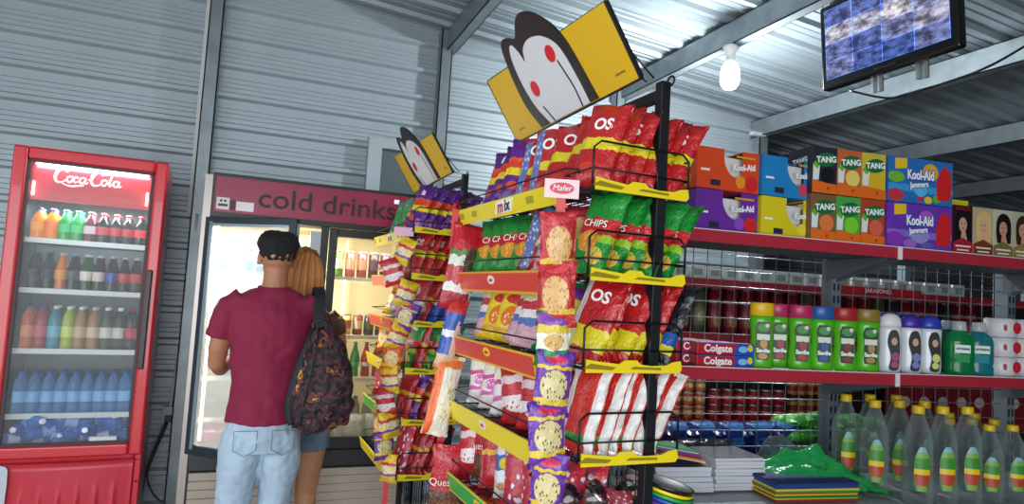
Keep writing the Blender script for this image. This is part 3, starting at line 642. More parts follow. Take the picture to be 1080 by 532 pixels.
def bag(dkey, M, label, w=.13, h=.21, t=.045, var=0, group=None, seals=True, name='snack_bag', cat='snack bag'):
    D = DES[dkey]; key = (dkey, w, h, t, var)
    if key not in BM:
        vs, fs, uv = pillow(w, h, t, hash((w, h, t)) % 97 + var*13 + len(BM)); b = MB(); b.add(vs, fs, 0, True, uv)
        m = pack_mat(dkey, D['base'], D.get('bands', ()), D.get('ells', ()), D.get('blobs', ()))
        sms = []
        for zz in ((0.0, 1), (h-.012, 2)):
            sm_ = MB(); vz = []; fz = []; n = 26
            for i in range(n+1):
                x = -w/2+i*w/n; yy = .0022*(1 if i % 2 else -1)
                vz += [(x, yy, zz[0]), (x, yy, zz[0]+.012)]
            for i in range(n): fz.append((2*i, 2*i+2, 2*i+3, 2*i+1))
            sm_.add(vz, fz); sms.append(sm_.mesh('crimped_seal', mat(D['base'] if dkey not in ('rwstripe',) else '#d8d4d0', .25, .3)))
        BM[key] = (b.mesh('snack_bag', m), sms)
    me, se = BM[key]
    o = bpy.data.objects.new(name, me); COL.objects.link(o); o.matrix_world = M; tag(o, label, cat, group)
    if seals:
        for nm_, se_ in zip(('bottom_seal', 'top_seal'), se):
            s = bpy.data.objects.new(nm_, se_); COL.objects.link(s); s.parent = o
    if D.get('txt') and seals:
        tx, tcx, tv = D['txt']; sz = .045*w/.13*(1.0 if len(tx) < 4 else .62)
        def sf(X, Z, w=w, h=h, t=t):
            u = X/w+.5; v = Z/h
            e = max(0.0, 1-abs(2*u-1)**2.6)**.65; q = min(1, max(0, (v-.045)/.13))*min(1, max(0, (.955-v)/.16))
            return -(t/2*e*(math.sin(q*math.pi/2)**.8)*(1.08-.2*v)) - .0045
        text(tx, sz, mat(tcx, .4), o, (0.0, 0, tv*h), bold=.0012 if len(tx) < 4 else 0, surf=((dkey, w, h, t, 's'), sf), rot=0)
    return o

cooler_stock()
# ================================================================ SNACK RACKS
ZS = [1.775, 1.56, 1.345, 1.13, .90, .655]
STRIP = [('#e8d21c', '#e8d21c'), ('#e8a828', '#d8483c'), ('#e8b828', '#d8483c'), ('#f0d830', '#f0d830'), ('#e0d840', '#38a84c'), ('#f0d830', '#f0d830')]
def rack(M, label, nb, who):
    t = empty('snack_rack', M, label, 'display rack')
    L = .775; px = .240
    for yy in (-.01, L+.02):
        p = MB().box((px-.014, yy-.014, 0), (px+.014, yy+.014, 2.065)).build('post', BLKP, t, bev=.002)
    b = MB(); b.box((px-.011, -.01, 2.02), (px+.011, L+.03, 2.046)); b.tube([(px, -.01+.022*math.sin(a*math.pi/6)*0+.014*math.cos(a*math.pi/6)-.03, 2.06+.012*math.sin(a*math.pi/6)) for a in range(12)], .003, 5, closed=True); b.build('top_bar', BLKP, t)
    # wire back panel
    b = MB()
    for q in range(20): b.tube([(px, .03+q*.041, .35), (px, .03+q*.041, 2.0)], .0018, 4)
    for q in range(12): b.tube([(px, 0, .40+q*.145), (px, L, .40+q*.145)], .0022, 4)
    b.build('wire_panel', WIRE, t)
    # base
    b = MB(); b.box((-.02, -.02, .08), (px+.03, L+.04, .12)); b.box((-.02, -.02, 0), (.01, 0.01, .08)); b.box((-.02, L+.01, 0), (.01, L+.04, .08)); b.build('base', BLKP, t)
    for i, z in enumerate(ZS):
        s = MB(); y0 = .05 if i == 0 else .14
        for q in range(9): s.tube([(.004+q*.025, y0, z-.004), (.004+q*.025, L, z-.004)], .002, 4)
        for q in range(6): yy = y0+(L-y0)*q/5; s.tube([(0, yy, z-.007), (px, yy, z-.007)], .0025, 4)
        for zz in (z+.045,): s.tube([(px, y0, zz+.02), (.002, y0, zz), (.002, L, zz), (px, L, zz+.02)], .0025, 5)
        sh = s.build('shelf', WIRE, t)
        bc, ic = STRIP[i]
        tilt = T(-.004, 0, z-.012) @ Ry(-14)
        st = MB().box((-.004, y0-.005, -.030-(.012 if i else 0)), (0, L+.01, .022)).build('label_strip', mat(bc, .35), sh, tilt)
        if bc != ic: MB().box((-.0055, y0+.005, -.035), (-.0042, L, .016)).build('strip_insert', mat(ic, .35), st)
        if i == 0:
            pl = MB(); pl.prism([(-.07, -.020), (.05, -.020), (.075, .017), (-.045, .017)], -.0012, 0); lp = pl.build('logo_patch', WHITE, st, T(-.0045, .40, 0) @ Rz(-90))
            text('m', .052, mat('#c82030', .4), lp, (-.026, -.0022, -.002), xs=1.1, shear=.3, bold=.0012); text('ix', .048, BLACK, lp, (.024, -.0022, -.001), xs=1.1, shear=.3, bold=.001)
            for yy in (.2, .62, .74): MB().box((-.0052, yy, -.012), (-.0042, yy+.045, .008)).build('printed_mark', mat('#a8981c', .5), st)
        else:
            pl = MB(); pl.prism(ell(0, -.003, .026, .014, 16), -.0012, 0); lp = pl.build('logo_patch', mat('#f0e0d8' if i in (1, 3) else '#f0c838', .4), st, T(-.0055 if bc != ic else -.0042, .46, 0) @ Rz(-90))
            text('mix', .017, mat('#c82030', .4), lp, (0, -.0018, -.003), shear=.3)
    for i, z in enumerate(ZS[:nb]):
        zb = z-.005; s = MB(); xa, xb, ya, yb = (.035 if nb == 4 else .0), (.315 if nb == 4 else .27), -.03, .11
        def loop(z_): s.tube([(xa, ya, z_), (xb, ya, z_), (xb, yb, z_), (xa, yb, z_)], .0026, 5, closed=True)
        loop(zb); loop(zb+.045)
        s.tube([(xa, ya, zb), (xa, ya, zb+.095), (xa+.02, ya, zb+.112), (xb-.02, ya, zb+.112), (xb, ya, zb+.095), (xb, ya, zb)], .003, 5)
        s.tube([(xb, ya, zb), (xb, ya, zb+.095), (xb, yb, zb+.095), (xb, yb, zb)], .003, 5)
        s.tube([(px-.02, ya, zb), (px-.02, ya, zb+.11)], .0026, 5)
        for q in range(8): xx = xa+(xb-xa)*(q+.5)/8; s.tube([(xx, ya, zb), (xx, yb, zb)], .002, 4)
        bk = s.build('basket', WIRE, t)
        poly = [(xa+.005, -.012), (xb-.01, -.012), (xb-.002, .0), (xb-.006, .026), (xb-.03, .022), (xb-.05, .012), (.22, .010), (.19, .014), (.18, .026), (.145, .026), (.13, .014), (.08, .020), (xa+.005, .026)]
        MB().prism([(x, z_*.8+zb+.002) for x, z_ in poly], ya-.009, ya-.004).build('price_strip', YEL, bk)
        MB().prism([(x, z_+zb+.002) for x, z_ in [(.03, .0), (.11, -.003), (.12, .004), (.05, .012)]], ya-.0098, ya-.0092).build('strip_slot', mat('#8a7a14', .5), bk)
        MB().prism([(x, z_+zb+.002) for x, z_ in [(.16, .0), (.25, -.002), (.25, .004), (.17, .006)]], ya-.0098, ya-.0092).build('strip_slot', mat('#8a7a14', .5), bk)
    return t
MR1 = T(.690, 1.39, 0) @ Rz(2.5); MR2 = T(.662, 2.98, 0) @ Rz(2.0)
rack(MR1, 'tall black snack rack nearest the camera, with yellow and red strips', 4, 'near')
rack(MR2, 'smaller-looking black snack rack behind, beside the cold cooler', 6, 'far')
LV = ['top', 'second', 'third', 'fourth', 'fifth', 'lowest']
def fill(MR, who, rows, baskets):
    for i, row in enumerate(rows):
        n = len(row); seen = 0
        for j, dk in enumerate(row):   # far end first
            if dk is None: continue
            yy = .70-j*(.57/(n-1)) + random.uniform(-.008, .008)
            puff = dk in ('pinkwhite', 'redwhite', 'bluewhite', 'confetti')
            w, h, t = (.145, .195, .055) if not puff else (.15, .175, .085)
            if who == 'far': w, h, t = .13, .185, .05
            if i == 0: h = .225
            lean = random.uniform(13, 23); back = random.uniform(-20, -6); yw = -50+random.uniform(-12, 12)
            if i >= 3: back = random.uniform(-30, -18); lean = random.uniform(3, 9)
            Ml = MR @ T(.085+random.uniform(-.01, .012), yy, ZS[i]+.008) @ Ry(lean) @ Rx(back*.6) @ Rz(yw)
            bag(dk, Ml, '%s, %s from far end, %s rack %s shelf' % (DES[dk]['say'], ORD[j], who, LV[i]), w, h, t, j % 3, '%s rack, %s shelf bags' % (who, LV[i]), seals=True)
            # a second bag squeezed in behind, towards the wire panel
            if i < 5 and j % 2 == 0:
                Mb = MR @ T(.165, yy+.03, ZS[i]+.008) @ Ry(4) @ Rx(-6) @ Rz(yw+4)
                bag(dk, Mb, '%s in back row, %s from far end, %s rack %s shelf' % (' '.join(DES[dk]['say'].split()[:3]), ORD[j], who, LV[i]), w, h*.92, t*.8, 1, '%s rack, %s shelf bags' % (who, LV[i]), seals=False)
    for i, row in enumerate(baskets):
        for j, dk in enumerate(row):
            if dk is None: continue
            n = len(row); xx = (.070 if who == 'near' else .035)+j*((.20 if i < 3 else .165)/(n-1))
            if who == 'far': xx -= .01
            lean = (20 if i < 3 else 15)+j*1.5+random.uniform(-4, 4)
            Ml = MR @ T(xx-.012, .035+random.uniform(-.008, .01), ZS[i]+.004) @ Ry(lean) @ Rz(-66+random.uniform(-8, 8))
            bag(dk, Ml, '%s, %s from left, %s rack %s end basket' % (DES[dk]['say'], ORD[j], who, LV[i]), .125, .225, .034, j % 3, '%s rack, %s end basket bags' % (who, LV[i]))
fill(MR1, 'near', [
  ['purple', 'purple', 'purple', 'redblue', 'redblue', 'red', 'red'],
  ['green', 'green', 'green', 'green', 'redblue', 'stripe', 'nuts'],
  ['stripe', 'yellow', 'yellow', 'stripe', 'stripe', 'greenwhite', 'greenwhite'],
  ['pinkwhite', 'pinkwhite', 'pinkwhite', 'redwhite', 'redwhite', 'redwhite'],
  ['redwhite', 'cookie', 'redstick', 'bluewhite', 'confetti', 'confetti', 'confetti'],
  ['redstick', 'orangenuts', 'confetti', 'redwhite', 'confetti']],
 [['red']*6, ['green', 'green', 'green', 'green', 'green'], ['ryellow']*4+['ryellow', 'black'], ['rwstripe']*6])
fill(MR2, 'far', [
  ['multi', 'multi', 'multi', 'purple', 'purple', 'purple'],
  ['redwhite', 'redwhite', 'ymix', 'redstick', 'ymix', 'redstick'],
  ['ymix', 'ymix', 'bluestick', 'ymix', 'redblue', 'orangenuts'],
  ['orangenuts', 'ymix', 'redwhite', 'ymix', 'confetti', 'ymix'],
  ['confetti', 'gcandy', 'confetti', 'gcandy', 'gcandy', 'gcandy'],
  ['orangenuts', 'ymix', 'gcandy', 'multi', 'gcandy', 'multi']],
 [['purple']*6, ['red']*5, ['bluestick', 'redstick', 'bluestick', 'bluestick', 'gcandy'], ['green', 'redstick', 'green', 'orangenuts', 'green'], ['redstick', 'purple', 'redstick', 'redstick', 'redstick'], ['confetti', 'redstick', 'redstick', 'redstick', 'redstick']])
# hanging clip strips with packets
def clip(MR, x, y, z1, z0, label):
    b = MB(); b.box((-.011, -.003, z0), (.011, -.0015, z1)); b.tube([(0, 0, z1), (0, .01, z1+.02), (.03, .012, z1+.03)], .002, 5)
    q = z1-.05
    while q > z0: b.box((-.016, -.004, q), (.016, -.0028, q+.008)); q -= .12
    o = b.build('clip_strip', mat('#c8202c', .35), None, MR @ T(x, y, 0)); tag(o, label, 'hanging strip'); return o
yw = -22
ms = MR1 @ T(-.012, .035, 0) @ Rz(yw)
s1 = clip(ms, 0, .0, 1.77, .45, 'red plastic clip strip hanging at near corner of the near rack')
cd = MB().box((-.042, -.006, 1.742), (.042, -.004, 1.788)).build('header_card', mat('#e8c8cc', .5), s1)
plate('card_print', ell(0, 1.766, .030, .014), mat('#c83048', .4), cd, y=-.0062); text('Mafer', .02, WHITE, cd, (0, -.0075, 1.766), shear=.2)
names = ['nuts', 'nuts', 'purple', 'purplenuts', 'purplenuts', 'purplenuts', 'purplenuts', 'orangenuts', 'orangenuts', 'confetti']
zt = 1.685
for j, dk in enumerate(['nuts', 'nuts', 'greenwhite', 'purplenuts', 'purplenuts', 'purplenuts', 'purplenuts', 'orangenuts', 'orangenuts', 'orangenuts']):
    h = .135 if dk != 'greenwhite' else .11
    zt2 = zt-h; Ml = ms @ T(random.uniform(-.004, .004), -.022, zt2) @ Rx(4) @ Ry(random.uniform(-6, 6)) @ Rz(random.uniform(-22, 16))
    bag(dk, Ml, '%s, %s from top on near rack corner strip' % (DES[dk]['say'], ORD[j]), (.094, .10, .088)[j % 3], h+.02, .036, j % 3, 'packets on the near corner strip'); zt -= h-.018
ms2 = MR1 @ T(-.02, .80, 0) @ Rz(-10)
clip(ms2, 0, .0, 1.79, .75, 'red plastic clip strip hanging at far corner of the near rack')
for j, (dk, zb, h, w, dx, ro) in enumerate((('bigred', 1.44, .30, .105, .005, 9), ('bigblue', 1.24, .24, .072, -.012, 10), ('bigorange', 1.02, .27, .092, -.03, 10), ('cookie', .74, .25, .15, .03, 3), ('redstick', .5, .2, .12, 0, 0))):
    bag(dk, ms2 @ T(dx, -.028-.006*j, zb) @ Ry(ro), '%s hanging %s from top between the two racks' % (DES[dk]['say'], ORD[j]), w, h, .04, 0, 'large bags hanging between the racks')
ms3 = MR2 @ T(-.03, .02, 0) @ Rz(-20)
s3 = clip(ms3, 0, 0, 1.79, .45, 'red plastic clip strip hanging at near corner of the far rack')
MB().box((-.045, -.012, 1.745), (.045, -.010, 1.785)).build('header_card', mat('#d8a8c0', .5), s3)
zt = 1.72
for j in range(11):
    Ml = ms3 @ T(random.uniform(-.018, .018), -.03, zt-.105) @ Ry(random.uniform(-22, 22)) @ Rz(random.uniform(-40, 40))
    dk = ('ymix', 'redwhite', 'ymix', 'purplenuts', 'ymix', 'orangenuts')[j % 6]
    bag(dk, Ml, '%s, %s from top on far rack corner strip' % (DES[dk]['say'], ORD[j]), .10, .125, .035, j % 3, 'packets on the far corner strip'); zt -= .098
# yellow plastic flag labels sticking out of the far rack
for j, (y, z) in enumerate(((.62, 1.12), )):
    pass
# green lids and coloured discs, sweets heap, in the low bin of the near rack
def sweets_bin():
    M = MR1 @ T(.02, -.10, .86)
    t = empty('sweets_bin', M, 'low black wire bin of dark sweets on the near rack', 'bin')
    b = MB()
    for zz in (0, .06, .12): b.tube([(0, 0, zz), (.36, 0, zz), (.36, .28, zz), (0, .28, zz)], .003, 5, closed=True)
    for q in range(13): b.tube([(.03*q, 0, 0), (.03*q, 0, .12)], .002, 4); b.tube([(.03*q, 0, 0), (.03*q, .28, 0)], .002, 4)
    b.box((0, 0, -.004), (.36, .28, -.001)); b.build('wire_basket', WIRE, t)
    b = MB(); b.box((.05, .1, -.86), (.07, .12, -.004)); b.box((.28, .1, -.86), (.30, .12, -.004)); b.build('leg', BLKP, t)
    n = 0
    for lay in range(3):
        for a in range(5):
            for c in range(2):
                Ml = M @ T(.045+a*.066+random.uniform(-.01, .01), .05+c*.10+lay*.03, .015+lay*.055+c*.02) @ Rz(random.uniform(-60, 60)) @ Rx(-60+random.uniform(-15, 15))
                dk = random.choice(['dark', 'dark', 'confetti'])
                bag(dk, Ml, '%s heaped in low bin, %s %s %s' % (' '.join(DES[dk]['say'].split()[:3]), ('bottom', 'middle', 'top')[lay], ('front', 'back')[c], ORD[a]), .075, .085, .026, n % 3, 'sweets heaped in the low bin', seals=False, name='candy_bag'); n += 1
    for j, c in enumerate(['#1c1c24', '#6a3aa0', '#2850b0', '#30a050', '#e8d020', '#18181c']):
        nm = ['black', 'purple', 'blue', 'green', 'yellow', 'black'][j]
        b = MB(); b.lathe([(.04, 0), (.064, .002), (.071, .012), (.065, .011), (.04, .004)], 28)
        o = b.build('plastic_plate', mat(c, .3), None, M @ T(.305, .12, .125+j*.011) @ Ry(12) @ Rx(4)); tag(o, '%s plastic plate, %s from bottom of the coloured stack by the post' % (nm, ORD[j]), 'plate', 'coloured plates beside the rack post')
sweets_bin()

# ================================================================ SIGNS ON THE RACKS
def sign(M, label, pole):
    """flat die-cut board; x along the board, z up it, face towards -Y of its own frame"""
    t = empty('rack_sign', M, label, 'sign')
    yb = mat('#e0b414', .4)
    S_ = lambda p: (p[0], p[1])
    q = [(-.006, -.004), (.808, -.004), (.808, .235), (-.006, .20)]
    # board coordinates: x measured from the near end, so mirror for a viewer on the left of the rack
    mx = lambda P: [(-(x), z) for x, z in P]
    b = MB(); b.prism(mx(q), 0, .006); bd = b.build('board', yb, t)
    b = MB(); b.box((-.808, -.001, -.010), (.006, .008, -.003)); b.box((-.006+.006, -.001, -.004), (.010, .008, .20)); b.box((-.812, -.001, -.004), (-.806, .008, .236)); b.build('board_edge', BLACK, t)
    b = MB(); b.tube([(.004, .003, .2), (-.808, .003, .237)], .003, 5); b.build('board_edge', BLACK, t)
    outer = [(.575, 0), (.611, .086), (.612, .177), (.600, .24), (.586, .285), (.560, .305), (.525, .30), (.490, .283), (.465, .287), (.43, .318), (.385, .330), (.321, .305), (.258, .248), (.226, .19), (.213, .122), (.206, .052), (.200, 0)]
    o2 = [(p.x, p.y) for p in spline([(x, z, 0) for x, z in outer], 4)]
    b = MB(); b.prism(mx(o2), -.006, 0); em = b.build('emblem', BLACK, t)
    white = [(.505, .0), (.547, .069), (.563, .153), (.556, .228), (.535, .268), (.512, .272), (.492, .240), (.480, .205), (.462, .235), (.43, .250), (.388, .252), (.329, .236), (.278, .199), (.257, .156), (.247, .088), (.243, .0)]
    w2 = [(p.x, p.y) for p in spline([(x, z, 0) for x, z in white], 4)]
    b = MB(); b.prism(mx(w2), -.0068, -.0061); b.build('emblem_white', mat('#dcdde0', .45), em)
    sw = [((.302, .15), (.335, .11), (.39, .078), (.458, .060), (.522, .062))]
    def line(pts, w, nm):
        pp = spline([(x, 0, z) for x, z in pts], 6); bb = MB(); poly = []
        lft = []; rgt = []
        for i, p in enumerate(pp):
            tt = (pp[min(i+1, len(pp)-1)]-pp[max(i-1, 0)]).normalized(); nn = Vector((-tt.z, 0, tt.x)); lft.append(p+nn*w); rgt.append(p-nn*w)
        for i in range(len(pp)-1):
            bb.prism([(-lft[i].x, lft[i].z), (-lft[i+1].x, lft[i+1].z), (-rgt[i+1].x, rgt[i+1].z), (-rgt[i].x, rgt[i].z)], -.0076, -.0069)
        bb.build(nm, BLACK, em)
    line([(.302, .15), (.290, .099), (.282, .055), (.284, .0)], .0035, 'emblem_line')
    line([(.500, .058), (.485, .03), (.47, .0)], .0035, 'emblem_line')
    for (cx, cz) in ((.322, .178), (.497, .118)):
        b = MB(); b.prism(mx(ell(cx, cz, .026, .026, 24)), -.0076, -.0069); b.build('emblem_dot', mat('#d81c28', .4), em)
    for (cx, cz) in ((.06, .03), (.72, .03)): MB().box((-cx-.025, -.001, cz-.003), (-cx+.02, -.0002, cz+.003)).build('fine_print', mat('#8a6a10', .5), t)
    b = MB(); b.tube([(-.01, .01, .09), (.012, .03, -.02)], .0025, 5); b.tube([(-.02, .004, .02), (-.02, .03, -.02)], .0022, 5); b.tube([(-.78, .004, .0), (-.78, .03, -.02)], .0022, 5); b.build('hanger', BLACK, t)
# board frame: local x runs from far end to near end (towards the camera), face looks towards -X and down
def signframe(x, y, z, lean, rz=0): return T(x, y, z) @ Rz(rz) @ Rz(-90) @ Rx(lean)
sign(signframe(.85, 1.38, 2.062, 33), 'large yellow sign with black and white emblem on the near rack', 1)
sign(signframe(.84, 3.0, 2.075, 33), 'smaller-looking yellow sign with black and white emblem on the far rack', 1)

# ================================================================ TELEVISION
def tv():
    M = T(2.75, 1.88, 2.69) @ Ry(-5)   # local y runs along the screen, face looks towards -X
    t = empty('television', M, 'black flat television hung from the roof showing camera pictures', 'television')
    b = MB(); b.box((0, 0, 0), (.055, .735, .45)); b.build('casing', mat('#0c0d10', .25), t, bev=.012, seg=3)
    b = MB(); b.box((.05, .10, .04), (.085, .64, .41)); b.build('rear_cover', mat('#0c0d10', .5), t, bev=.01)
    b = MB(); b.add([(-.0015, .035, .05), (-.0015, .70, .05), (-.0015, .70, .42), (-.0015, .035, .42), (.001, .035, .05), (.001, .70, .05), (.001, .70, .42), (.001, .035, .42)],
        [(0, 3, 2, 1), (4, 5, 6, 7), (0, 1, 5, 4), (1, 2, 6, 5), (2, 3, 7, 6), (3, 0, 4, 7)], 0, False, [[(1, 0), (1, 1), (0, 1), (0, 0)]]+[[(0, 0)]*4]*5)
    m = bpy.data.materials.new('screen_picture'); m.use_nodes = True; nt = m.node_tree; N = nt.nodes; L = nt.links; p = N['Principled BSDF']
    uv = N.new('ShaderNodeUVMap'); br = N.new('ShaderNodeTexBrick'); br.offset = 0; br.inputs['Scale'].default_value = 1; br.inputs['Brick Width'].default_value = .25; br.inputs['Row Height'].default_value = .25
    br.inputs['Mortar Size'].default_value = .003; br.inputs['Color1'].default_value = (.02, .05, .20, 1); br.inputs['Color2'].default_value = (.42, .36, .34, 1); br.inputs['Mortar'].default_value = (.15, .35, .9, 1)
    L.new(uv.outputs[0], br.inputs['Vector'])
    nz = N.new('ShaderNodeTexNoise'); nz.inputs['Scale'].default_value = 9; nz.inputs['Detail'].default_value = 8; nz.inputs['Roughness'].default_value = .7; L.new(uv.outputs[0], nz.inputs['Vector'])
    rp = N.new('ShaderNodeValToRGB'); rp.color_ramp.elements[0].position = .42; rp.color_ramp.elements[0].color = (.03, .03, .05, 1); rp.color_ramp.elements[1].position = .62; rp.color_ramp.elements[1].color = (.85, .9, 1, 1)
    L.new(nz.outputs['Fac'], rp.inputs[0])
    mx = N.new('ShaderNodeMix'); mx.data_type = 'RGBA'; mx.blend_type = 'OVERLAY'; mx.inputs[0].default_value = .8; L.new(br.outputs[0], mx.inputs[6]); L.new(rp.outputs[0], mx.inputs[7])
    L.new(mx.outputs[2], p.inputs['Base Color']); L.new(mx.outputs[2], p.inputs['Emission Color']); p.inputs['Emission Strength'].default_value = .8; p.inputs['Roughness'].default_value = .2
    sc = b.build('screen', m, t)
    MB().box((-.003, .30, .016), (-.0005, .42, .026)).build('brand_plate', mat('#3a3d44', .3, .5), t)
    b = MB()
    for yy in (.22, .46): b.box((.085, yy, -.06), (.115, yy+.012, .42)); b.box((.085, yy+.035, -.06), (.115, yy+.047, .42)); b.box((.110, yy, -.06), (.116, yy+.047, .42))
    br_ = b.build('wall_bracket', mat('#c6ccce', .35, .4), t)
    b = MB(); b.tube([(.13, .37, .2), (.13, .37, .62)], .02, 10); b.box((.10, .2, .2), (.14, .52, .24)); b.build('ceiling_pole', mat('#c6ccce', .35, .4), t)
tv()
def cable(name, pts, r, m, label, n=8):
    b = MB(); b.tube(spline(pts, n), r, 6); o = b.build(name, m); tag(o, label, 'cable'); return o
cable('power_cable', [(2.88, 2.55, 2.70), (2.95, 2.35, 2.62), (3.05, 2.15, 2.66), (3.15, 2.0, 2.72), (3.4, 1.9, 2.9), (3.7, 1.7, 3.15), (4.0, 1.5, 3.22)], .006, BLACK, 'black cable drooping from under the television to the roof')

# ================================================================ WALL OUTLET AND CORDS
t = empty('wall_outlet', T(-.425, 4.62, .60), 'small white surface socket low on the ribbed wall', 'socket')
MB().box((-.035, 0, -.03), (.035, .05, .08)).build('socket_box', mat('#a8acb0', .5), t, bev=.004)
MB().box((-.015, -.03, -.01), (.02, 0, .03)).build('plug', BLACK, t, bev=.003)
cable('white_conduit', [(-.42, 4.64, .68), (-.405, 4.64, .9), (-.37, 4.64, 1.3), (-.365, 4.60, 1.9)], .010, mat('#b9bbb8', .6), 'pale conduit running up the wall from the socket')
cable('fridge_cord', [(-.43, 4.57, .60), (-.46, 4.54, .50), (-.50, 4.5, .35), (-.52, 4.45, .15), (-.60, 4.40, .02)], .006, BLACK, 'black cord dropping behind the red fridge')
cable('cooler_cord', [(-.42, 4.57, .59), (-.47, 4.5, .42), (-.49, 4.45, .30), (-.44, 4.42, .2), (-.35, 4.4, .12), (-.33, 4.40, .02)], .006, BLACK, 'black cord curving from the socket towards the cooler')

# ================================================================ RIGHT SHELVING
MS = T(1.38, 1.80, 0) @ Rz(-7)
def S(s, off, z, rz=0): return MS @ T(s, off, z) @ Rz(rz)
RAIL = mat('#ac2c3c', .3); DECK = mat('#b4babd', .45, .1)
def gondola():
    t = empty('store_shelving', S(0, 0, 0), 'metal gondola shelving with red price rails on the right', 'shelving')
    x0, x1 = -.14, 2.6
    for xx in (-.13, .80, 1.73, 2.6):
        b = MB(); b.box((xx, .325, 0), (xx+.045, .385, 1.77)); up = b.build('upright', mat('#7d878f', .4, .3), t)
        sl = MB(); z = .2
        while z < 1.7: sl.box((xx+.008, .3235, z), (xx+.016, .3245, z+.03)); sl.box((xx+.028, .3235, z), (xx+.036, .3245, z+.03)); z += .05
        sl.build('slot_row', BLACK, up)
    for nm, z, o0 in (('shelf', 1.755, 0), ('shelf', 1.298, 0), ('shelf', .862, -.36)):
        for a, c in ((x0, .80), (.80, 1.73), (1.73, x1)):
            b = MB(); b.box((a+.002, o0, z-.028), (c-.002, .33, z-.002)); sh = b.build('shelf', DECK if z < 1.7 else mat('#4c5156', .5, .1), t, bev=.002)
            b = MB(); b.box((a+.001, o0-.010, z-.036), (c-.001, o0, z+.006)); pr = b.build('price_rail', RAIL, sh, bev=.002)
            if z > 1.5 or z > 1.2: MB().box((a+.001, o0-.012, z+.0045), (c-.001, o0-.002, z+.0075)).build('rail_lip', mat('#d8d4d4', .4), sh)
            for xx in (a+.02, c-.03):
                b = MB(); b.add([(xx, .325, z-.12), (xx, .325, z-.03), (xx, o0+.02, z-.03), (xx, o0+.02, z-.045), (xx+.004, .325, z-.12), (xx+.004, .325, z-.03), (xx+.004, o0+.02, z-.03), (xx+.004, o0+.02, z-.045)], [(0, 1, 2, 3), (7, 6, 5, 4), (0, 4, 5, 1), (1, 5, 6, 2), (2, 6, 7, 3), (3, 7, 4, 0)])
                b.build('bracket', mat('#5d646a', .5, .2), sh)
    b = MB(); b.box((x0, -.33, 0), (x1, -.32, .83)); b.build('kick_panel', mat('#9aa0a4', .5), t)
    # wire grid at the back
    b = MB(); z = .90
    q = x0
    while q < x1: b.tube([(q, .345, .88), (q, .345, 1.745)], .0019, 4); q += .0625
    while z < 1.74: b.tube([(x0, .350, z), (x1, .350, z)], .0019, 4); z += .0625
    b.build('wire_grid', mat('#8f9498', .3, .6), t)
    # rail joint clips
    for z in (1.755, 1.298): MB().box((.80-.008, -.014, z-.04), (.80+.010, -.0105, z+.008)).build('rail_joint', mat('#e0dcdc', .4), t)
gondola()
def far_gondola():
    t = empty('rear_shelving', S(.2, 1.0, 0), 'second shelving aisle seen through the wire grid', 'shelving')
    for z in (1.635, 1.36, 1.16, .935, .70):
        if z in (1.16,): continue
        b = MB(); b.box((-.1, 0, z-.03), (3.6, .34, z-.002)); sh = b.build('shelf', mat('#555b60', .5), t)
        MB().box((-.1, -.010, z-.034), (3.6, 0, z+.010)).build('price_rail', mat('#a02434', .4), sh)
    for xx in (-.1, .95, 2.0, 3.0): MB().box((xx, .34, 0), (xx+.04, .4, 2.0)).build('upright', mat('#7d858b', .4, .2), t)
    MB().box((-.1, .34, .3), (3.6, .35, 1.63)).build('back_panel', mat('#3a2c30', .6), t)
    MB().box((1.18, -.018, 1.625), (1.75, -.011, 1.66)).build('aisle_sign', mat('#b8242c', .4), t)
    text('JARABONES', .032, WHITE, t, (1.46, -.020, 1.642))
far_gondola()
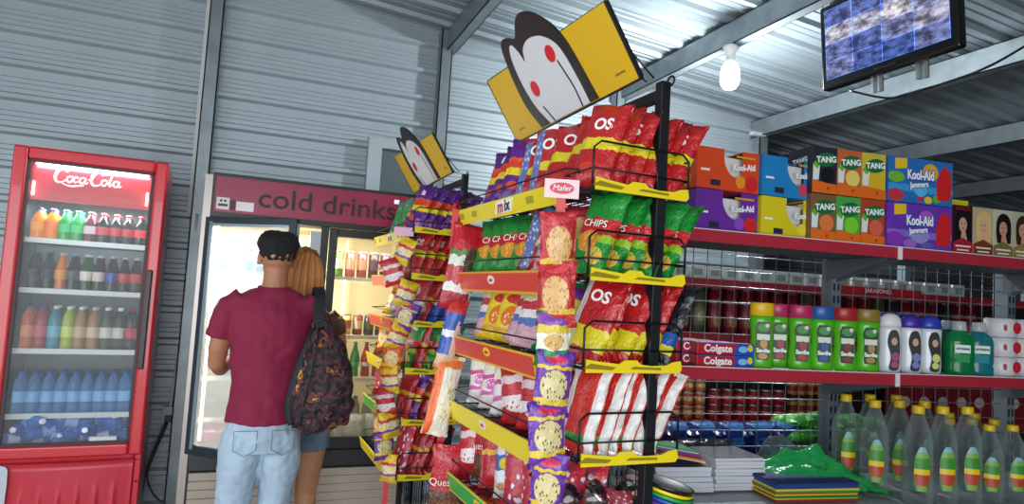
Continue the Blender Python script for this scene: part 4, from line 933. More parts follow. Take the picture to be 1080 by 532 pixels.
def tins():
    m = pack_mat('tin_orange', '#e8601c', [(.1, '#f06820'), (.35, '#e8b850'), (.65, '#e05020'), (.9, '#d8c8a0')], [(.5, .5, .2, .2, '#e8d8a0')])
    m2 = pack_mat('tin_red', '#c01c2c', [(.3, '#d82830'), (.5, '#d8a8a0'), (.6, '#8a1420')]); m3 = pack_mat('tin_dark', '#5a1418', [(.3, '#c88828'), (.5, '#a01c20'), (.8, '#d0a040')])
    p = None
    for i in range(5):
        for l_ in range(3):
            M = S(.38+i*.068, 1.06, .938+l_*.068); lab = 'orange juice tin on rear shelf, %s column, %s from bottom' % (ORD[i], ORD[l_])
            if p is None: p = can('food_tin', M, lab, m, .066, .028, 'orange tins behind the wire grid')
            else: dup(p, M, lab)
    p = None
    for i in range(6):
        for l_ in range(2):
            M = S(.735+i*.076, 1.06, .938+l_*.076); lab = 'dark red tin on rear shelf, %s column, %s layer' % (ORD[i], ('lower', 'upper')[l_])
            if p is None: p = can('food_tin', M, lab, m2, .074, .033, 'dark red tins behind the wire grid')
            else: dup(p, M, lab)
    p = None
    for i in range(6):
        for l_ in range(2):
            M = S(1.205+i*.055, 1.07, .938+l_*.102); lab = 'gold and red tin on rear shelf, %s column, %s layer' % (ORD[i], ('lower', 'upper')[l_])
            if p is None: p = can('food_tin', M, lab, m3, .10, .025, 'gold and red tins behind the wire grid')
            else: dup(p, M, lab)
    cs = [pack_mat('tube_red', '#701420', [(.15, '#8a1a24'), (.55, '#701420'), (.7, '#a08880'), (.78, '#701420')], [(.5, .3, .22, .12, '#a88050')]),
          pack_mat('tube_olive', '#4a4a34', [(.2, '#6a6a4c'), (.6, '#4a4a34')], [(.5, .4, .2, .12, '#a89870')])]
    for i in range(22):
        M = S(.44+i*.092, 1.06, 1.363); c = cs[1] if i in (2, 9, 14) else cs[0]
        if i > 7 and i % 4 == 3: c = pack_mat('tube_dark', '#2c2a30', [(.4, '#54303a'), (.6, '#2c2a30')])
        can('snack_tube', M, 'tall cardboard snack tube on rear shelf, %s' % ('%s from left' % ORD[i] if i < 20 else ('second last from right' if i == 20 else 'last on right')), c, .245, .038, 'snack tubes behind the wire grid', top='#5a5a5e', cat='snack tube')
    p = None
    for i in range(20):
        w = .085; M = S(.40+i*.098, 1.03, 1.637)
        lab = 'small pale carton on rear top shelf, %s from left' % ORD[i]
        if p is None:
            b = MB(); b.box((-.042, 0, 0), (.042, .06, .075)); p = b.build('small_carton', mat('#c8d0d2', .5), None, M, bev=.002); tag(p, lab, 'carton', 'pale cartons on the rear top shelf')
            MB().box((-.025, -.0012, .025), (.025, -.0004, .055)).build('printed_label', mat('#8aa094', .5), p)
        else: dup(p, M, lab)
    # toothpaste row further along and dark red cartons
    p = None
    for i in range(12):
        M = S(1.9+i*.13, 1.03, .938); lab = 'red carton on rear lower shelf, %s from left' % ORD[i]
        if p is None:
            b = MB(); b.box((-.06, 0, 0), (.06, .08, .19)); p = b.build('food_carton', mat('#8a1c28', .5), None, M, bev=.002); tag(p, lab, 'carton', 'red cartons on the rear lower shelf')
            plate('printed_oval', ell(0, .11, .035, .03), mat('#d8c8c0', .5), p)
        else: dup(p, M, lab)
tins()

# ---- top shelf: drink-mix cartons
def drink_box(M, label, col, word=True, c2='#d02830', fruit='#e89020'):
    w, h, d_ = .255, .142, .17
    t = empty('drink_mix_carton', M, label, 'carton', 'cut-out display cartons of drink mix')
    m = mat(col, .45); a = .09
    b = MB(); th = .003
    # front with U cut-out between the two printed flaps
    u = spline([(a+.02, h, 0), (a+.02, h-.045, 0), (a+.045, h-.085, 0), (a+.085, h-.10, 0), (a+.095, h-.10, 0)], 4)
    fr = [(0, 0), (w, 0), (w, h), (a+.095, h)] + [(p.x, p.y) for p in reversed(u)] + [(0, h)]
    fr2 = []; [fr2.append(q) for q in fr if not fr2 or (abs(q[0]-fr2[-1][0])+abs(q[1]-fr2[-1][1])) > 1e-5]
    b.prism(fr2, 0, th); b.box((0, th, 0), (th, d_, h)); b.box((w-th, th, 0), (w, d_, h)); b.box((th, d_-th, 0), (w-th, d_, h)); b.box((th, th, 0), (w-th, d_-th, th))
    b.box((0, th, h-th), (a+.018, d_, h)); b.box((a+.10, th, h-th), (w, d_, h)); bd = b.build('carton_body', m, t)
    MB().box((.06, .03, .004), (w-.02, .12, h-.02)).build('inner_sachets', mat('#d8d8d4', .5), t)
    if word:
        text('Kool-Aid', .030, mat('#f0f0f4', .4), bd, (w*.80-.012, -.001, h*.60), rot=6, bold=.0012, xs=.85)
        text('Kool-Aid', .036, mat('#2848a0' if col != '#2a80c8' else '#f0f0f4', .4), bd, (-.001, .08, h*.60), face='-X', rot=6, bold=.0012, xs=.85)
    plate('printed_fruit', ell(w*.90-.005, .032, .027, .028), mat(c2, .4), bd); plate('printed_fruit', ell(w*.70, .034, .020, .022), mat(fruit, .4), bd)
    plate('printed_text_line', [(w*.62, h*.83), (w*.93, h*.83), (w*.93, h*.88), (w*.62, h*.88)], mat('#c8a020' if col != '#e0c818' else '#7a5a10', .5), bd)
    plate('printed_label', [(.055, .012), (.095, .012), (.095, .032), (.055, .032)], mat('#22283c', .5), bd)
    plate('printed_text_line', [(.015, h*.42), (.05, h*.42), (.05, h*.47), (.015, h*.47)], mat('#f0f0f0', .5), bd)
    b = MB(); b.prism(ell(0, 0, .026, .030), -.0012, -.0006); b.build('printed_fruit', mat(c2, .4), bd, T(0, .125, .035) @ Rz(-90)); b = MB(); b.prism(ell(0, 0, .022, .03), -.0012, -.0006); b.build('printed_fruit', mat(fruit, .4), bd, T(0, .055, .035) @ Rz(-90))
z1 = 1.760
drink_box(S(-.02, .01, z1+.145, 5), 'orange cut-out drink mix carton on top of the purple carton', '#d8481c')
drink_box(S(-.02, .01, z1, 5), 'purple cut-out drink mix carton at the left end of top shelf', '#6a2c98', fruit='#8a4ac0')
drink_box(S(.24, .02, z1+.145, 5), 'blue cut-out drink mix carton beside the orange carton', '#2080c0', fruit='#c84860')
drink_box(S(.24, .02, z1, 5), 'yellow cut-out drink mix carton under the blue carton', '#dcc81c', fruit='#e8d840')
def tang(M, label, col, col2, fruit, d_=.13):
    w, h = .104, .168
    t = empty('juice_powder_carton', M, label, 'carton', 'juice powder cartons with green oval lettering')
    b = MB(); b.box((0, 0, 0), (w, d_, h)); bd = b.build('carton_body', mat(col, .45), t, bev=.0015)
    plate('front_colour', [(.002, .03), (w-.002, .03), (w-.002, h-.012), (.002, h-.012)], mat(col, .45), bd)
    plate('white_glass', [(.002, .045), (.026, .045), (.03, .10), (.002, .10)], mat('#dce4dc', .4), bd, y=-.0013)
    plate('orange_foot', [(0, 0), (w, 0), (w, .034), (0, .044)], mat('#e06a1c', .45), bd, y=-.0013)
    plate('printed_fruit', ell(w*.62, .065, .030, .030), mat(fruit, .45), bd, y=-.0013)
    plate('logo_oval', [(x, z+.1*(x-w*.5)) for x, z in ell(w*.54, h*.72, .044, .026)], mat('#186a38', .4), bd, y=-.002)
    text('TANG', .030, mat('#f0f4f0', .4), bd, (w*.54, -.0032, h*.72), rot=5, bold=.001)
    text('TANG', .028, mat('#f0f4f0', .4), bd, (-.002, d_*.5, h*.72), face='-X', rot=3, bold=.001)
    plate('leaf', [(0, .10), (.02, .085), (.028, .10), (.012, .115)], mat('#6ab030', .45), bd, y=-.0016)
    text('V', .018, mat('#7a1c10', .5), bd, (w*.62, -.003, .018), shear=.2)
tg = [(.435, 1, '#282838', '#2a2a3c', '#14141c', 'black'), (.541, 1, '#c86030', '#c86030', '#e8d070', 'orange-brown'), (.647, 1, '#c8b83c', '#c8b83c', '#d8b020', 'yellow'),
      (.435, 0, '#7a5a3c', '#7a5a3c', '#e07840', 'brown'), (.541, 0, '#4aa040', '#4aa040', '#7ad030', 'green'), (.647, 0, '#b04028', '#b04028', '#d86048', 'red')]
tb = {('black'): 'black juice powder carton, upper row above the brown one', 'orange-brown': 'orange-brown juice powder carton, upper row above the green one', 'yellow': 'yellow juice powder carton, upper row above the red one', 'brown': 'brown juice powder carton with peach picture, lower row', 'green': 'green juice powder carton with lime picture, lower row', 'red': 'red juice powder carton, lower row beside the green one'}
for s_, up, c, c2, fr_, nm in tg: tang(S(s_, .01, z1+.171*up), tb[nm], c, c2, fr_, .13)
tang(S(.355, .06, z1+.290), 'black juice powder carton turned sideways behind the blue carton', '#282838', '', '#14141c', .12) if False else None
tang(S(.435, .165, z1+.171), 'black juice powder carton standing behind the front black one', '#282838', '', '#14141c', .12)
tang(S(.435, .165, z1), 'dark juice powder carton behind the brown one', '#282838', '', '#14141c', .12)
def jelly(M, label, base, c2):
    w, h, d_ = .295, .168, .15
    m = pack_mat('jelly'+base, base, [(.25, c2), (.4, base)], [(.12, .15, .12, .14, '#c83848'), (.12, .55, .13, .12, '#70b838'), (.62, .1, .06, .08, '#e8c828'), (.5, .12, .05, .08, '#c8304c'), (.75, .14, .06, .09, '#70b040'), (.5, .3, .1, .14, '#60b8e8'), (.65, .72, .12, .2, '#e0a838')] if c2 == '#3a9ad8' else [(.12, .2, .14, .16, '#8a3ab8'), (.5, .3, .14, .16, '#9a90d0'), (.62, .1, .1, .08, '#6a5ab0'), (.35, .12, .1, .1, '#9a6ac8'), (.6, .7, .12, .18, '#b058c8')])
    t = empty('jelly_carton', M, label, 'carton', 'wide jelly drink cartons')
    b = MB(); vs = [(0, 0, 0), (w, 0, 0), (w, 0, h), (0, 0, h)]
    b.box((0, .0008, 0), (w, d_, h)); bd = b.build('carton_body', mat('#3860a8' if c2 == '#3a9ad8' else '#7a3ca8', .45), t, bev=.001)
    b = MB(); b.add([(0, -.0008, 0), (w, -.0008, 0), (w, -.0008, h), (0, -.0008, h), (0, 0, 0), (w, 0, 0), (w, 0, h), (0, 0, h)], [(0, 1, 2, 3), (7, 6, 5, 4), (0, 4, 5, 1), (1, 5, 6, 2), (2, 6, 7, 3), (3, 7, 4, 0)], 0, False, [[(0, 0), (1, 0), (1, 1), (0, 1)]]+[[(0, 0)]*4]*5)
    fa = b.build('front_print', m, bd)
    plate('printed_jug', [(w*.76, .02), (w*.74, .08), (w*.80, .13), (w*.86, .15), (w*.97, .13), (w*.985, .07), (w*.95, .02)], mat('#d02428', .4), fa, y=-.0012)
    plate('price_star', [(w*.10, h*.72), (w*.28, h*.76), (w*.28, h*.98), (w*.10, h*.96)], mat('#e8c020', .4), fa, y=-.0012)
    text('Kool-Aid', .050, mat('#2c50a8', .4), fa, (w*.49+.001, -.0016, h*.63-.001), rot=2, bold=.006, xs=.66); text('Kool-Aid', .050, mat('#f4f4f8', .4), fa, (w*.49, -.003, h*.63), rot=2, bold=.0016, xs=.66)
    text('Jammers', .030, mat('#2c50a8', .4), fa, (w*.47, -.0018, h*.42), rot=8, bold=.003, xs=.8); text('Jammers', .030, mat('#f4f4f8', .4), fa, (w*.47, -.003, h*.42), rot=8, bold=.0008, xs=.8)
jelly(S(.757, .005, z1+.171), 'wide blue jelly drink carton stacked on the purple one', '#2c70b8', '#3a9ad8')
jelly(S(.757, .005, z1), 'wide purple jelly drink carton on the top shelf', '#6a3ab0', '#8a6ad0')
def dye(M, label, bg_, hair, skin, foot, word=None):
    w, h = .094, .185
    t = empty('hair_dye_box', M, label, 'box', 'hair colour boxes with portraits')
    bd = MB().box((0, 0, 0), (w, .06, h)).build('carton_body', mat(bg_, .4), t, bev=.001)
    fh = [(w*.2, .055), (w*.14, h*.55), (w*.2, h*.8), (w*.45, h*.92), (w*.75, h*.88), (w*.92, h*.7), (w*.9, .055)]
    plate('printed_hair', [(p.x, p.y) for p in spline([(x, z, 0) for x, z in fh], 4)], mat(hair, .45), bd)
    fc = [(w*.5+.019*math.cos(a*.3142), h*.60+.028*math.sin(a*.3142)) for a in range(20)]
    fp = plate('printed_face', fc, mat(skin, .5), bd, y=-.0014)
    plate('printed_neck', [(w*.40, .055), (w*.72, .055), (w*.60, h*.5), (w*.44, h*.5)], mat(skin, .5), bd, y=-.0013)
    for ex in (-.008, .007): plate('printed_eye', ell(w*.5+ex, h*.625, .0035, .0018, 10), mat('#281c18', .5), fp, y=-.0022)
    plate('printed_mouth', ell(w*.5, h*.525, .006, .002, 10), mat('#b04048', .5), fp, y=-.0022)
    plate('printed_foot', [(0, 0), (w, 0), (w, .042), (w*.5, .062), (0, .042)], mat(foot, .45), bd, y=-.0018)
    plate('printed_text_line', [(w*.12, .026), (w*.88, .026), (w*.88, .032), (w*.12, .032)], mat('#e8dcd0', .5), bd, y=-.0026); plate('printed_text_line', [(w*.2, .012), (w*.8, .012), (w*.8, .017), (w*.2, .017)], mat('#e8dcd0', .5), bd, y=-.0026)
    if word: text(word, .019, mat('#8a1c24', .4), bd, (w*.5, -.003, h*.93), bold=.0006)
dye(S(1.062, .01, z1), 'hair colour box with black-haired woman and red foot', '#2a1418', '#100c10', '#c89880', '#a81c28', 'REVLON')
dye(S(1.160, .01, z1), 'hair colour box with blonde woman', '#b8a488', '#d8b878', '#d8a888', '#7a3420')
dye(S(1.258, .01, z1), 'hair colour box with dark-haired woman on pale ground', '#c0bca8', '#14100f', '#c89078', '#7a6c38')
dye(S(1.356, .01, z1), 'hair colour box with brown-haired woman, cut by the frame edge', '#b4ae98', '#3a2418', '#c89078', '#8a7c40')
o = MB().box((0, 0, 0), (.19, .08, .225)).build('yellow_carton', mat('#d8cc20', .45), None, S(1.05, .10, z1), bev=.001); tag(o, 'plain yellow carton behind the hair colour boxes', 'carton')

# ---- middle shelf
z2 = 1.302
def toothpaste(M, label, proto=[None]):
    if proto[0]: return dup(proto[0], M, label)
    w, h, d_ = .215, .040, .045
    o = MB().box((0, 0, 0), (w, d_, h)).build('toothpaste_box', mat('#b81c2c', .35), None, M, bev=.001); tag(o, label, 'box', 'red toothpaste boxes')
    pts = [(w*.64, .0), (w, .0), (w, h), (w*.72, h), (w*.66, h*.6)]
    f = plate('blue_end', pts, mat('#2050b0', .35), o); plate('printed_mint', ell(w*.80, h*.5, .018, .011), mat('#80b8e8', .4), o, y=-.0014); plate('printed_badge', ell(w*.93, h*.62, .010, .012), mat('#e0c838', .4), o, y=-.0014)
    text('Colgate', .034, mat('#f4f0f0', .4), o, (w*.36, -.0012, h*.5), xs=1.0, bold=.001)
    plate('blue_stripe', [(0, h*.9), (w*.7, h*.9), (w*.7, h), (0, h)], mat('#2850a8', .4), o)
    proto[0] = o; return o
for s_, off in ((.012, .015), (-.035, .07), (-.075, .125), (-.11, .18)):
    for l_ in (0, 1): toothpaste(S(s_, off, z2+.042*l_), 'red toothpaste box, %s pile from front, %s layer' % (ORD[[.015, .07, .125, .18].index(off)], ('lower', 'upper')[l_]))
def shampoo(M, label, cap, pic):
    t = empty('shampoo_bottle', M, label, 'shampoo bottle', 'green shampoo bottles')
    prof = [(.034, 0), (.040, .006), (.041, .03), (.037, .075), (.035, .10), (.038, .135), (.041, .165), (.040, .18)]
    b = MB(); b.lathe(prof, 24, sx=1, sy=.62); bd = b.build('bottle_body', mat('#52b41c', .3, coat=.3), t)
    b = MB(); b.lathe([(.036, .18), (.041, .182), (.040, .222), (.037, .226)], 24, sx=1, sy=.62); b.build('cap', mat(cap, .35), t)
    L_ = [(-.020, .03), (.020, .03), (.024, .06), (.022, .10), (.026, .14), (.018, .16), (-.018, .16), (-.026, .14), (-.022, .10), (-.024, .06)]
    b = MB(); b.prism(L_, -.0262, -.0252); lb = b.build('front_label', mat('#284020', .4), t, T(0, 0, 0))
    plate('label_leaf', ell(0, .140, .020, .014), mat('#3c9048', .4), lb, y=-.0264); plate('label_white', [(-.021, .098), (.021, .098), (.022, .118), (-.022, .118)], mat('#d8dcd0', .4), lb, y=-.0264)
    plate('label_picture', ell(.002, .085, .012, .016), mat(pic, .4), lb, y=-.0264); plate('label_flower', ell(.012, .148, .007, .007), mat('#e8c8d0', .4), lb, y=-.0274)
    text('Savile', .020, mat('#f0f4ec', .4), lb, (0, -.0272, .062), bold=.0008)
    plate('label_food', ell(0, .043, .016, .010), mat(pic, .4), lb, y=-.0264)
sh = [(.268, .035, '#e0b418', '#c89040', 'yellow cap'), (.372, .085, '#b0285c', '#a83848', 'pink cap, set back'), (.425, .035, '#b0285c', '#a83040', 'pink cap, at front'), (.515, .035, '#2858a0', '#2858a0', 'blue cap'), (.612, .035, '#a82028', '#882830', 'red cap'), (.712, .035, '#8a7030', '#a88850', 'gold cap')]
for s_, off, c, pc, nm in sh: shampoo(S(s_, off, z2, -20), 'green shampoo bottle with %s' % nm, c, pc)
def lotion(M, label, cap, pic):
    t = empty('white_shampoo_bottle', M, label, 'shampoo bottle', 'white shampoo bottles with portraits')
    prof = [(.030, 0), (.036, .006), (.038, .03), (.036, .09), (.037, .13), (.038, .155), (.037, .168)]
    b = MB(); b.lathe(prof, 24, sx=1, sy=.6); bd = b.build('bottle_body', mat('#d8dae0', .3, coat=.3), t)
    b = MB(); b.lathe([(.037, .168), (.038, .18), (.034, .20), (.022, .212), (.008, .217)], 24, sx=1, sy=.6); b.build('cap', mat(cap, .35), t)
    L_ = [(p.x, p.y) for p in spline([(-.010, .015, 0), (.018, .012, 0), (.024, .05, 0), (.024, .12, 0), (.014, .155, 0), (-.008, .15, 0), (-.016, .11, 0), (-.004, .06, 0)], 4, True)]
    lb = MB().prism(L_, -.0250, -.0236).build('front_label', mat('#1c1c24', .4), t)
    plate('printed_face', ell(.006, .115, .010, .014), mat('#c89880', .5), lb, y=-.0252); plate('printed_swirl', [(p[0], p[1]) for p in ell(.010, .06, .013, .016)], mat(pic, .4), lb, y=-.0252); plate('printed_swirl', ell(.008, .032, .012, .012), mat(pic, .4), lb, y=-.0252)
lotion(S(.815, .04, z2, -24), 'white shampoo bottle with white rounded cap', '#dcdcde', '#a03868'); lotion(S(.915, .045, z2, -24), 'white shampoo bottle with purple cap', '#44249a', '#6a78b8'); lotion(S(1.005, .045, z2, -24), 'white shampoo bottle with blue cap', '#283ca8', '#c8d070')
for j, (s_, off, c) in enumerate(((.80, .13, '#d8d8da'), (.88, .135, '#44249a'), (.965, .135, '#44249a'), (1.02, .14, '#283ca8'))):
    lotion(S(s_, off, z2), 'white shampoo bottle in the back row, %s from left' % ORD[j], c, '#6a78b8')
def wash(M, label, col, capc='#c8ccd0'):
    t = empty('mouthwash_bottle', M, label, 'mouthwash bottle', 'mouthwash bottles')
    prof = [(.048, 0), (.052, .006), (.052, .03), (.049, .04), (.052, .05), (.052, .125), (.046, .148), (.022, .165), (.020, .17)]
    b = MB(); b.lathe(prof, 20, sx=1, sy=.6); b.build('bottle_body', clear(col, .6, .08), t)
    b = MB(); b.lathe([(.023, .168), (.024, .17), (.022, .20), (.020, .203)], 14); b.build('cap', clear(capc, .6, .1), t)
    pl = MB().box((-.026, -.0325, .085), (.026, -.0305, .115)).build('front_label', mat('#dce8e0', .4), t); text('LISTERINE', .0105, mat('#18303c', .4), pl, (0, -.0335, .10), bold=.0004)
    MB().box((-.024, -.0322, .05), (.024, -.0305, .080)).build('lower_label', mat(col, .3), t)
wash(S(1.135, .04, z2, -28), 'green mouthwash bottle with white label', '#128848'); wash(S(1.240, .05, z2, -28), 'teal mouthwash bottle beside the green one', '#18808c'); wash(S(1.09, .13, z2, -28), 'green mouthwash bottle in the back row', '#128848'); wash(S(1.19, .14, z2, -28), 'teal mouthwash bottle in the back row', '#18808c')
for c_ in (0, 1, 2):
  for l_ in range(3):
    t = empty('paper_roll', S(1.365+c_*.115, .065, z2+.001+.075*l_), 'white wrapped paper roll with red print, %s from left, %s from bottom' % (ORD[c_], ORD[l_]), 'paper roll', 'wrapped paper rolls')
    b = MB(); b.lathe([(.045, 0), (.054, .004), (.056, .037), (.054, .070), (.045, .074)], 22); b.build('wrapped_roll', mat('#d4d2d4', .4, bump=.3, bscale=60), t)
    b = MB(); b.prism(ell(.015, .038, .020, .022), -.0565, -.054); b.build('printed_logo', mat('#c82838', .4), t); b = MB(); b.prism(ell(-.032, .038, .006, .012), -.050, -.045); b.build('printed_dot', mat('#c05868', .4), t)

# ---- bottom deck
z3 = .865
def spray(M, label, h=.335, proto={}):
    key = h
    if key in proto: return dup(proto[key], M, label, 'clear bottles with yellow caps')
    t = empty('clear_bottle', M, label, 'bottle', 'clear bottles with yellow caps'); k = h/.335; R_ = .047*(.9+.1*k)
    prof = [(R_*.9, 0), (R_, .008)]
    for q in range(16): z = .02+q*.0115; prof.append((R_*(1.0+.035*math.sin(q*2.1)), z*k))
    prof += [(R_*.97, .215*k), (R_*.80, .25*k), (R_*.55, .285*k), (R_*.40, .305*k), (R_*.38, .315*k)]
    b = MB(); b.lathe(prof, 20); b.build('bottle_body', clear('#c8d2d2', .045, .04, 1.0), t)
    b = MB(); b.lathe([(R_*.42, .308*k), (R_*.44, .31*k), (R_*.42, .333*k), (R_*.38, .335*k)], 18); b.build('cap', mat('#d8b41c', .35), t)
    m = mat('#3c8a30', .4)
    b = MB(); n = 9; vs = []; fs = []
    Z0, Z1 = .05*k, .20*k; pol = []
    for side in (1,):
        for j in range(9):
            v = j/8; z = Z0+(Z1-Z0)*v; hw = .52*(1-max(0, (v-.6)/.4)**2*.7)*(.75+.25*min(1, v*4))
            for i in range(n): a = -math.pi/2+(i/(n-1)-.5)*2*hw; vs.append(((R_*1.045)*math.cos(a), (R_*1.045)*math.sin(a), z))
    for j in range(8):
        for i in range(n-1): fs.append((j*n+i, j*n+i+1, (j+1)*n+i+1, (j+1)*n+i))
    mi = []
    b.add(vs, fs, 0, True)
    for j in range(8):
        for i in range(n-1): b.m[j*(n-1)+i] = [3, 2, 2, 1, 0, 0, 3, 4][j] if not (j < 2 and i in (0, 7)) else 0
    o = b.build('front_label', [m, mat('#e0c820', .4), mat('#b8402c', .4), mat('#7aa848', .4), mat('#78b0c0', .4)], t)
    proto[key] = t; return t
sp = [(.845, -.06, .335, 'front row, first tall one from left'), (.952, -.06, .335, 'front row, second tall one from left'), (1.062, -.06, .335, 'front row, third tall one from left'),
      (1.175, -.05, .27, 'front row, first shorter one from left'), (1.285, -.05, .27, 'front row, second shorter one from left'), (1.395, -.05, .27, 'front row, third shorter one from left'),
      (.765, .05, .335, 'second row, at its left end'), (.885, .06, .335, 'second row, behind first and second front ones'), (1.0, .06, .335, 'second row, behind second and third front ones'), (1.115, .06, .27, 'second row, behind first shorter one'), (1.225, .06, .27, 'second row, behind second shorter one'), (1.335, .06, .27, 'second row, behind third shorter one'),
      (.755, .18, .335, 'back row, at its left end'), (.875, .19, .335, 'back row, second from left'), (1.0, .19, .335, 'back row, third from left'), (1.26, .19, .27, 'back row, fourth from left'), (1.39, .19, .27, 'back row, fifth from left')]
for s_, off, h, nm in sp: spray(S(s_, off, z3, -30+random.uniform(-8, 8)), 'clear bottle with yellow cap, %s' % nm, h)
# paper stacks (closed notebooks seen from their page edges)
def notebook(M, label, cover, w, d_, h, group, top=None):
    t = empty('notebook', M, label, 'notebook', group)
    MB().box((0, 0, .0012), (w, d_, h-.0012)).build('pages', mat('#d4d6de', .6), t)
    b = MB(); b.box((0, -.001, 0), (w, d_, .0012)); b.build('back_cover', mat(cover, .5), t); MB().box((0, -.001, h-.0012), (w, d_, h)).build('front_cover', mat(top or cover, .5), t)
for i in range(5): notebook(S(-.07-.004*i+random.uniform(-.004, .004), .085, z3+.003+i*.0175, random.uniform(-1.5, 1.5)), 'thick white notebook in left stack, %s from bottom' % ORD[i], '#b8bcc8', .21, .17, .017, 'left notebook stack', '#55525c' if i == 4 else None)
for i in range(9): notebook(S(.15+random.uniform(-.006, .006), .10, z3+.003+i*.0125, random.uniform(-2, 2)), 'white notebook in right stack, %s from bottom' % ORD[i], '#c0c4cc', .195, .17, .012, 'right notebook stack', '#4c4c54' if i == 8 else None)
for i, c in enumerate(['#e8d8c8', '#e8b828', '#c82838', '#a838a0', '#7868b8', '#d8d8c8', '#48a870']):
    o = MB().box((0, 0, 0), (.20, .13, .004)).build('folder', mat(c, .4), None, S(-.085-i*.004, .10+.003*i, z3+.128+i*.0055) @ Ry(9), bev=.0008); tag(o, '%s thin folder in wrapped pile on left notebooks, %s from bottom' % (['cream', 'yellow', 'red', 'magenta', 'violet', 'white', 'mint'][i], ORD[i]), 'folder', 'folders in clear wrap')
# dark bundle above the notebooks, behind
b = MB(); vs, fs, uv = pillow(.50, .13, .10, 3, 24, 12, 3.0); b.add(vs, fs, 0, True, uv)
o = b.build('plastic_wrapping', clear('#4a4450', .35, .15, .7, bump=1.0, bscale=18), None, S(.13, .285, z3+.01) @ Rx(-20)); tag(o, 'dark clear plastic wrapping heaped behind the notebooks', 'wrapping')
# foam sheets in many colours
fc = ['#a8202c', '#d8c020', '#208048', '#d8c828', '#b83020', '#3a9a50', '#e0d040', '#1c3c88', '#20408c', '#1c3478']
fn = ['red', 'yellow', 'green', 'pale yellow', 'orange-red', 'light green', 'lemon', 'blue', 'mid-blue', 'navy']
for i, c in enumerate(fc):
    o = MB().box((0, 0, 0), (.33, .17, .0055)).build('foam_sheet', mat(c, .6), None, S(.30+random.uniform(-.004, .004), -.03+random.uniform(-.004, .004), z3+.003+i*.006, random.uniform(-1, 1)) ); tag(o, '%s foam sheet, %s from bottom of the coloured pile' % (fn[i], ORD[i]), 'foam sheet', 'pile of foam sheets')
# green plastic bag (crumpled, one sheet draped)
def crumple(name, m, M, w, d_, h, seed, peak, label, cat, n=26):
    vs = []; fs = []; r = random.Random(seed); ox = r.uniform(0, 50)
    for side in (0, 1):
        for j in range(n+1):
            for i in range(n+1):
                u, v = i/n, j/n; x = (u-.5)*w; y = (v-.5)*d_
                e = max(0, min(1, 5*min(u, 1-u, v, 1-v))); pk = math.exp(-((u-peak[0])**2+(v-peak[1])**2)*peak[2])
                z = h*(.25*e+.75*pk)*(.8+.5*noise.noise(Vector((x*14+ox, y*14, 1)))) + .012*noise.noise(Vector((x*45, y*45+ox, 3)))
                vs.append((x+.02*noise.noise(Vector((y*20+ox, x*5, 0))), y, max(.001, z)-(.004 if side else 0)*e if side == 0 else 0.0))
    S_ = (n+1)**2
    for side in (0, 1):
        for j in range(n):
            for i in range(n):
                a = side*S_+j*(n+1)+i; f = (a, a+1, a+n+2, a+n+1); fs.append(f if not side else f[::-1])
    b = MB(); b.add(vs, fs, 0, True); o = b.build(name, m, None, M); tag(o, label, cat); return o
crumple('green_bag', clear('#28b45c', .72, .2, .7, bump=.8, bscale=25), S(.60, .14, z3+.030) @ Rz(-14) @ Ry(4), .46, .24, .13, 4, (.35, .55, 8), 'crumpled green plastic bag draped over the foam sheets', 'plastic bag')
crumple('clear_bag', clear('#9aa4aa', .10, .08, .9, bump=1.0, bscale=22), S(.50, .20, z3+.01), .40, .16, .15, 9, (.5, .6, 6), 'crumpled clear plastic bag behind the green bag', 'plastic bag')
# blue and green wrapped packs seen through the grid
MX = MS @ T(0, .44, 0)
b = MB(); b.box((-.14, .40, z3-.03), (2.6, .92, z3-.004)); o = b.build('rear_deck', mat('#5a6066', .5), None, MS); tag(o, 'grey lower deck behind the wire grid', 'shelf')
DES['bluepack'] = dict(base='#122a78', bands=[(.2, '#183890'), (.8, '#102060')], ells=[(.2, .5, .14, .3, '#4888c8'), (.6, .5, .12, .1, '#8098d0')], say='blue pad pack', txt=None)
DES['greenpack'] = dict(base='#48b838', bands=[(.3, '#70d050'), (.5, '#3ca830'), (.8, '#88d868')], blobs=[(7, .25, 0, 1, '#c8e8b8')], say='green packet', txt=None)
k = 0
for i in range(5):
    for l_ in range(2):
        bag('bluepack', MX @ T(.16+i*.13-.02*l_, .10, z3+.035+.078*l_) @ Rz(12+random.uniform(-8, 8)) @ Ry(90 + random.uniform(-5, 5)) @ Rz(90), 'blue pad pack behind the grid, %s from left, %s layer' % (ORD[i], ('lower', 'upper')[l_]), .12, .21, .085, l_, 'blue packs behind the grid', seals=False, name='pad_pack', cat='packet')
for i in range(6):
    for l_ in range(3):
        bag('greenpack', MX @ T(.74+i*.075, .10+.03*l_, z3+.03+.058*l_) @ Rz(-15+random.uniform(-14, 14)) @ Ry(80+random.uniform(-8, 8)) @ Rz(90), 'green packet behind the grid, %s from left, %s layer' % (ORD[i], ('lower', 'middle', 'upper')[l_]), .10, .17, .055, l_, 'green packets behind the grid', seals=False, name='green_packet', cat='packet')

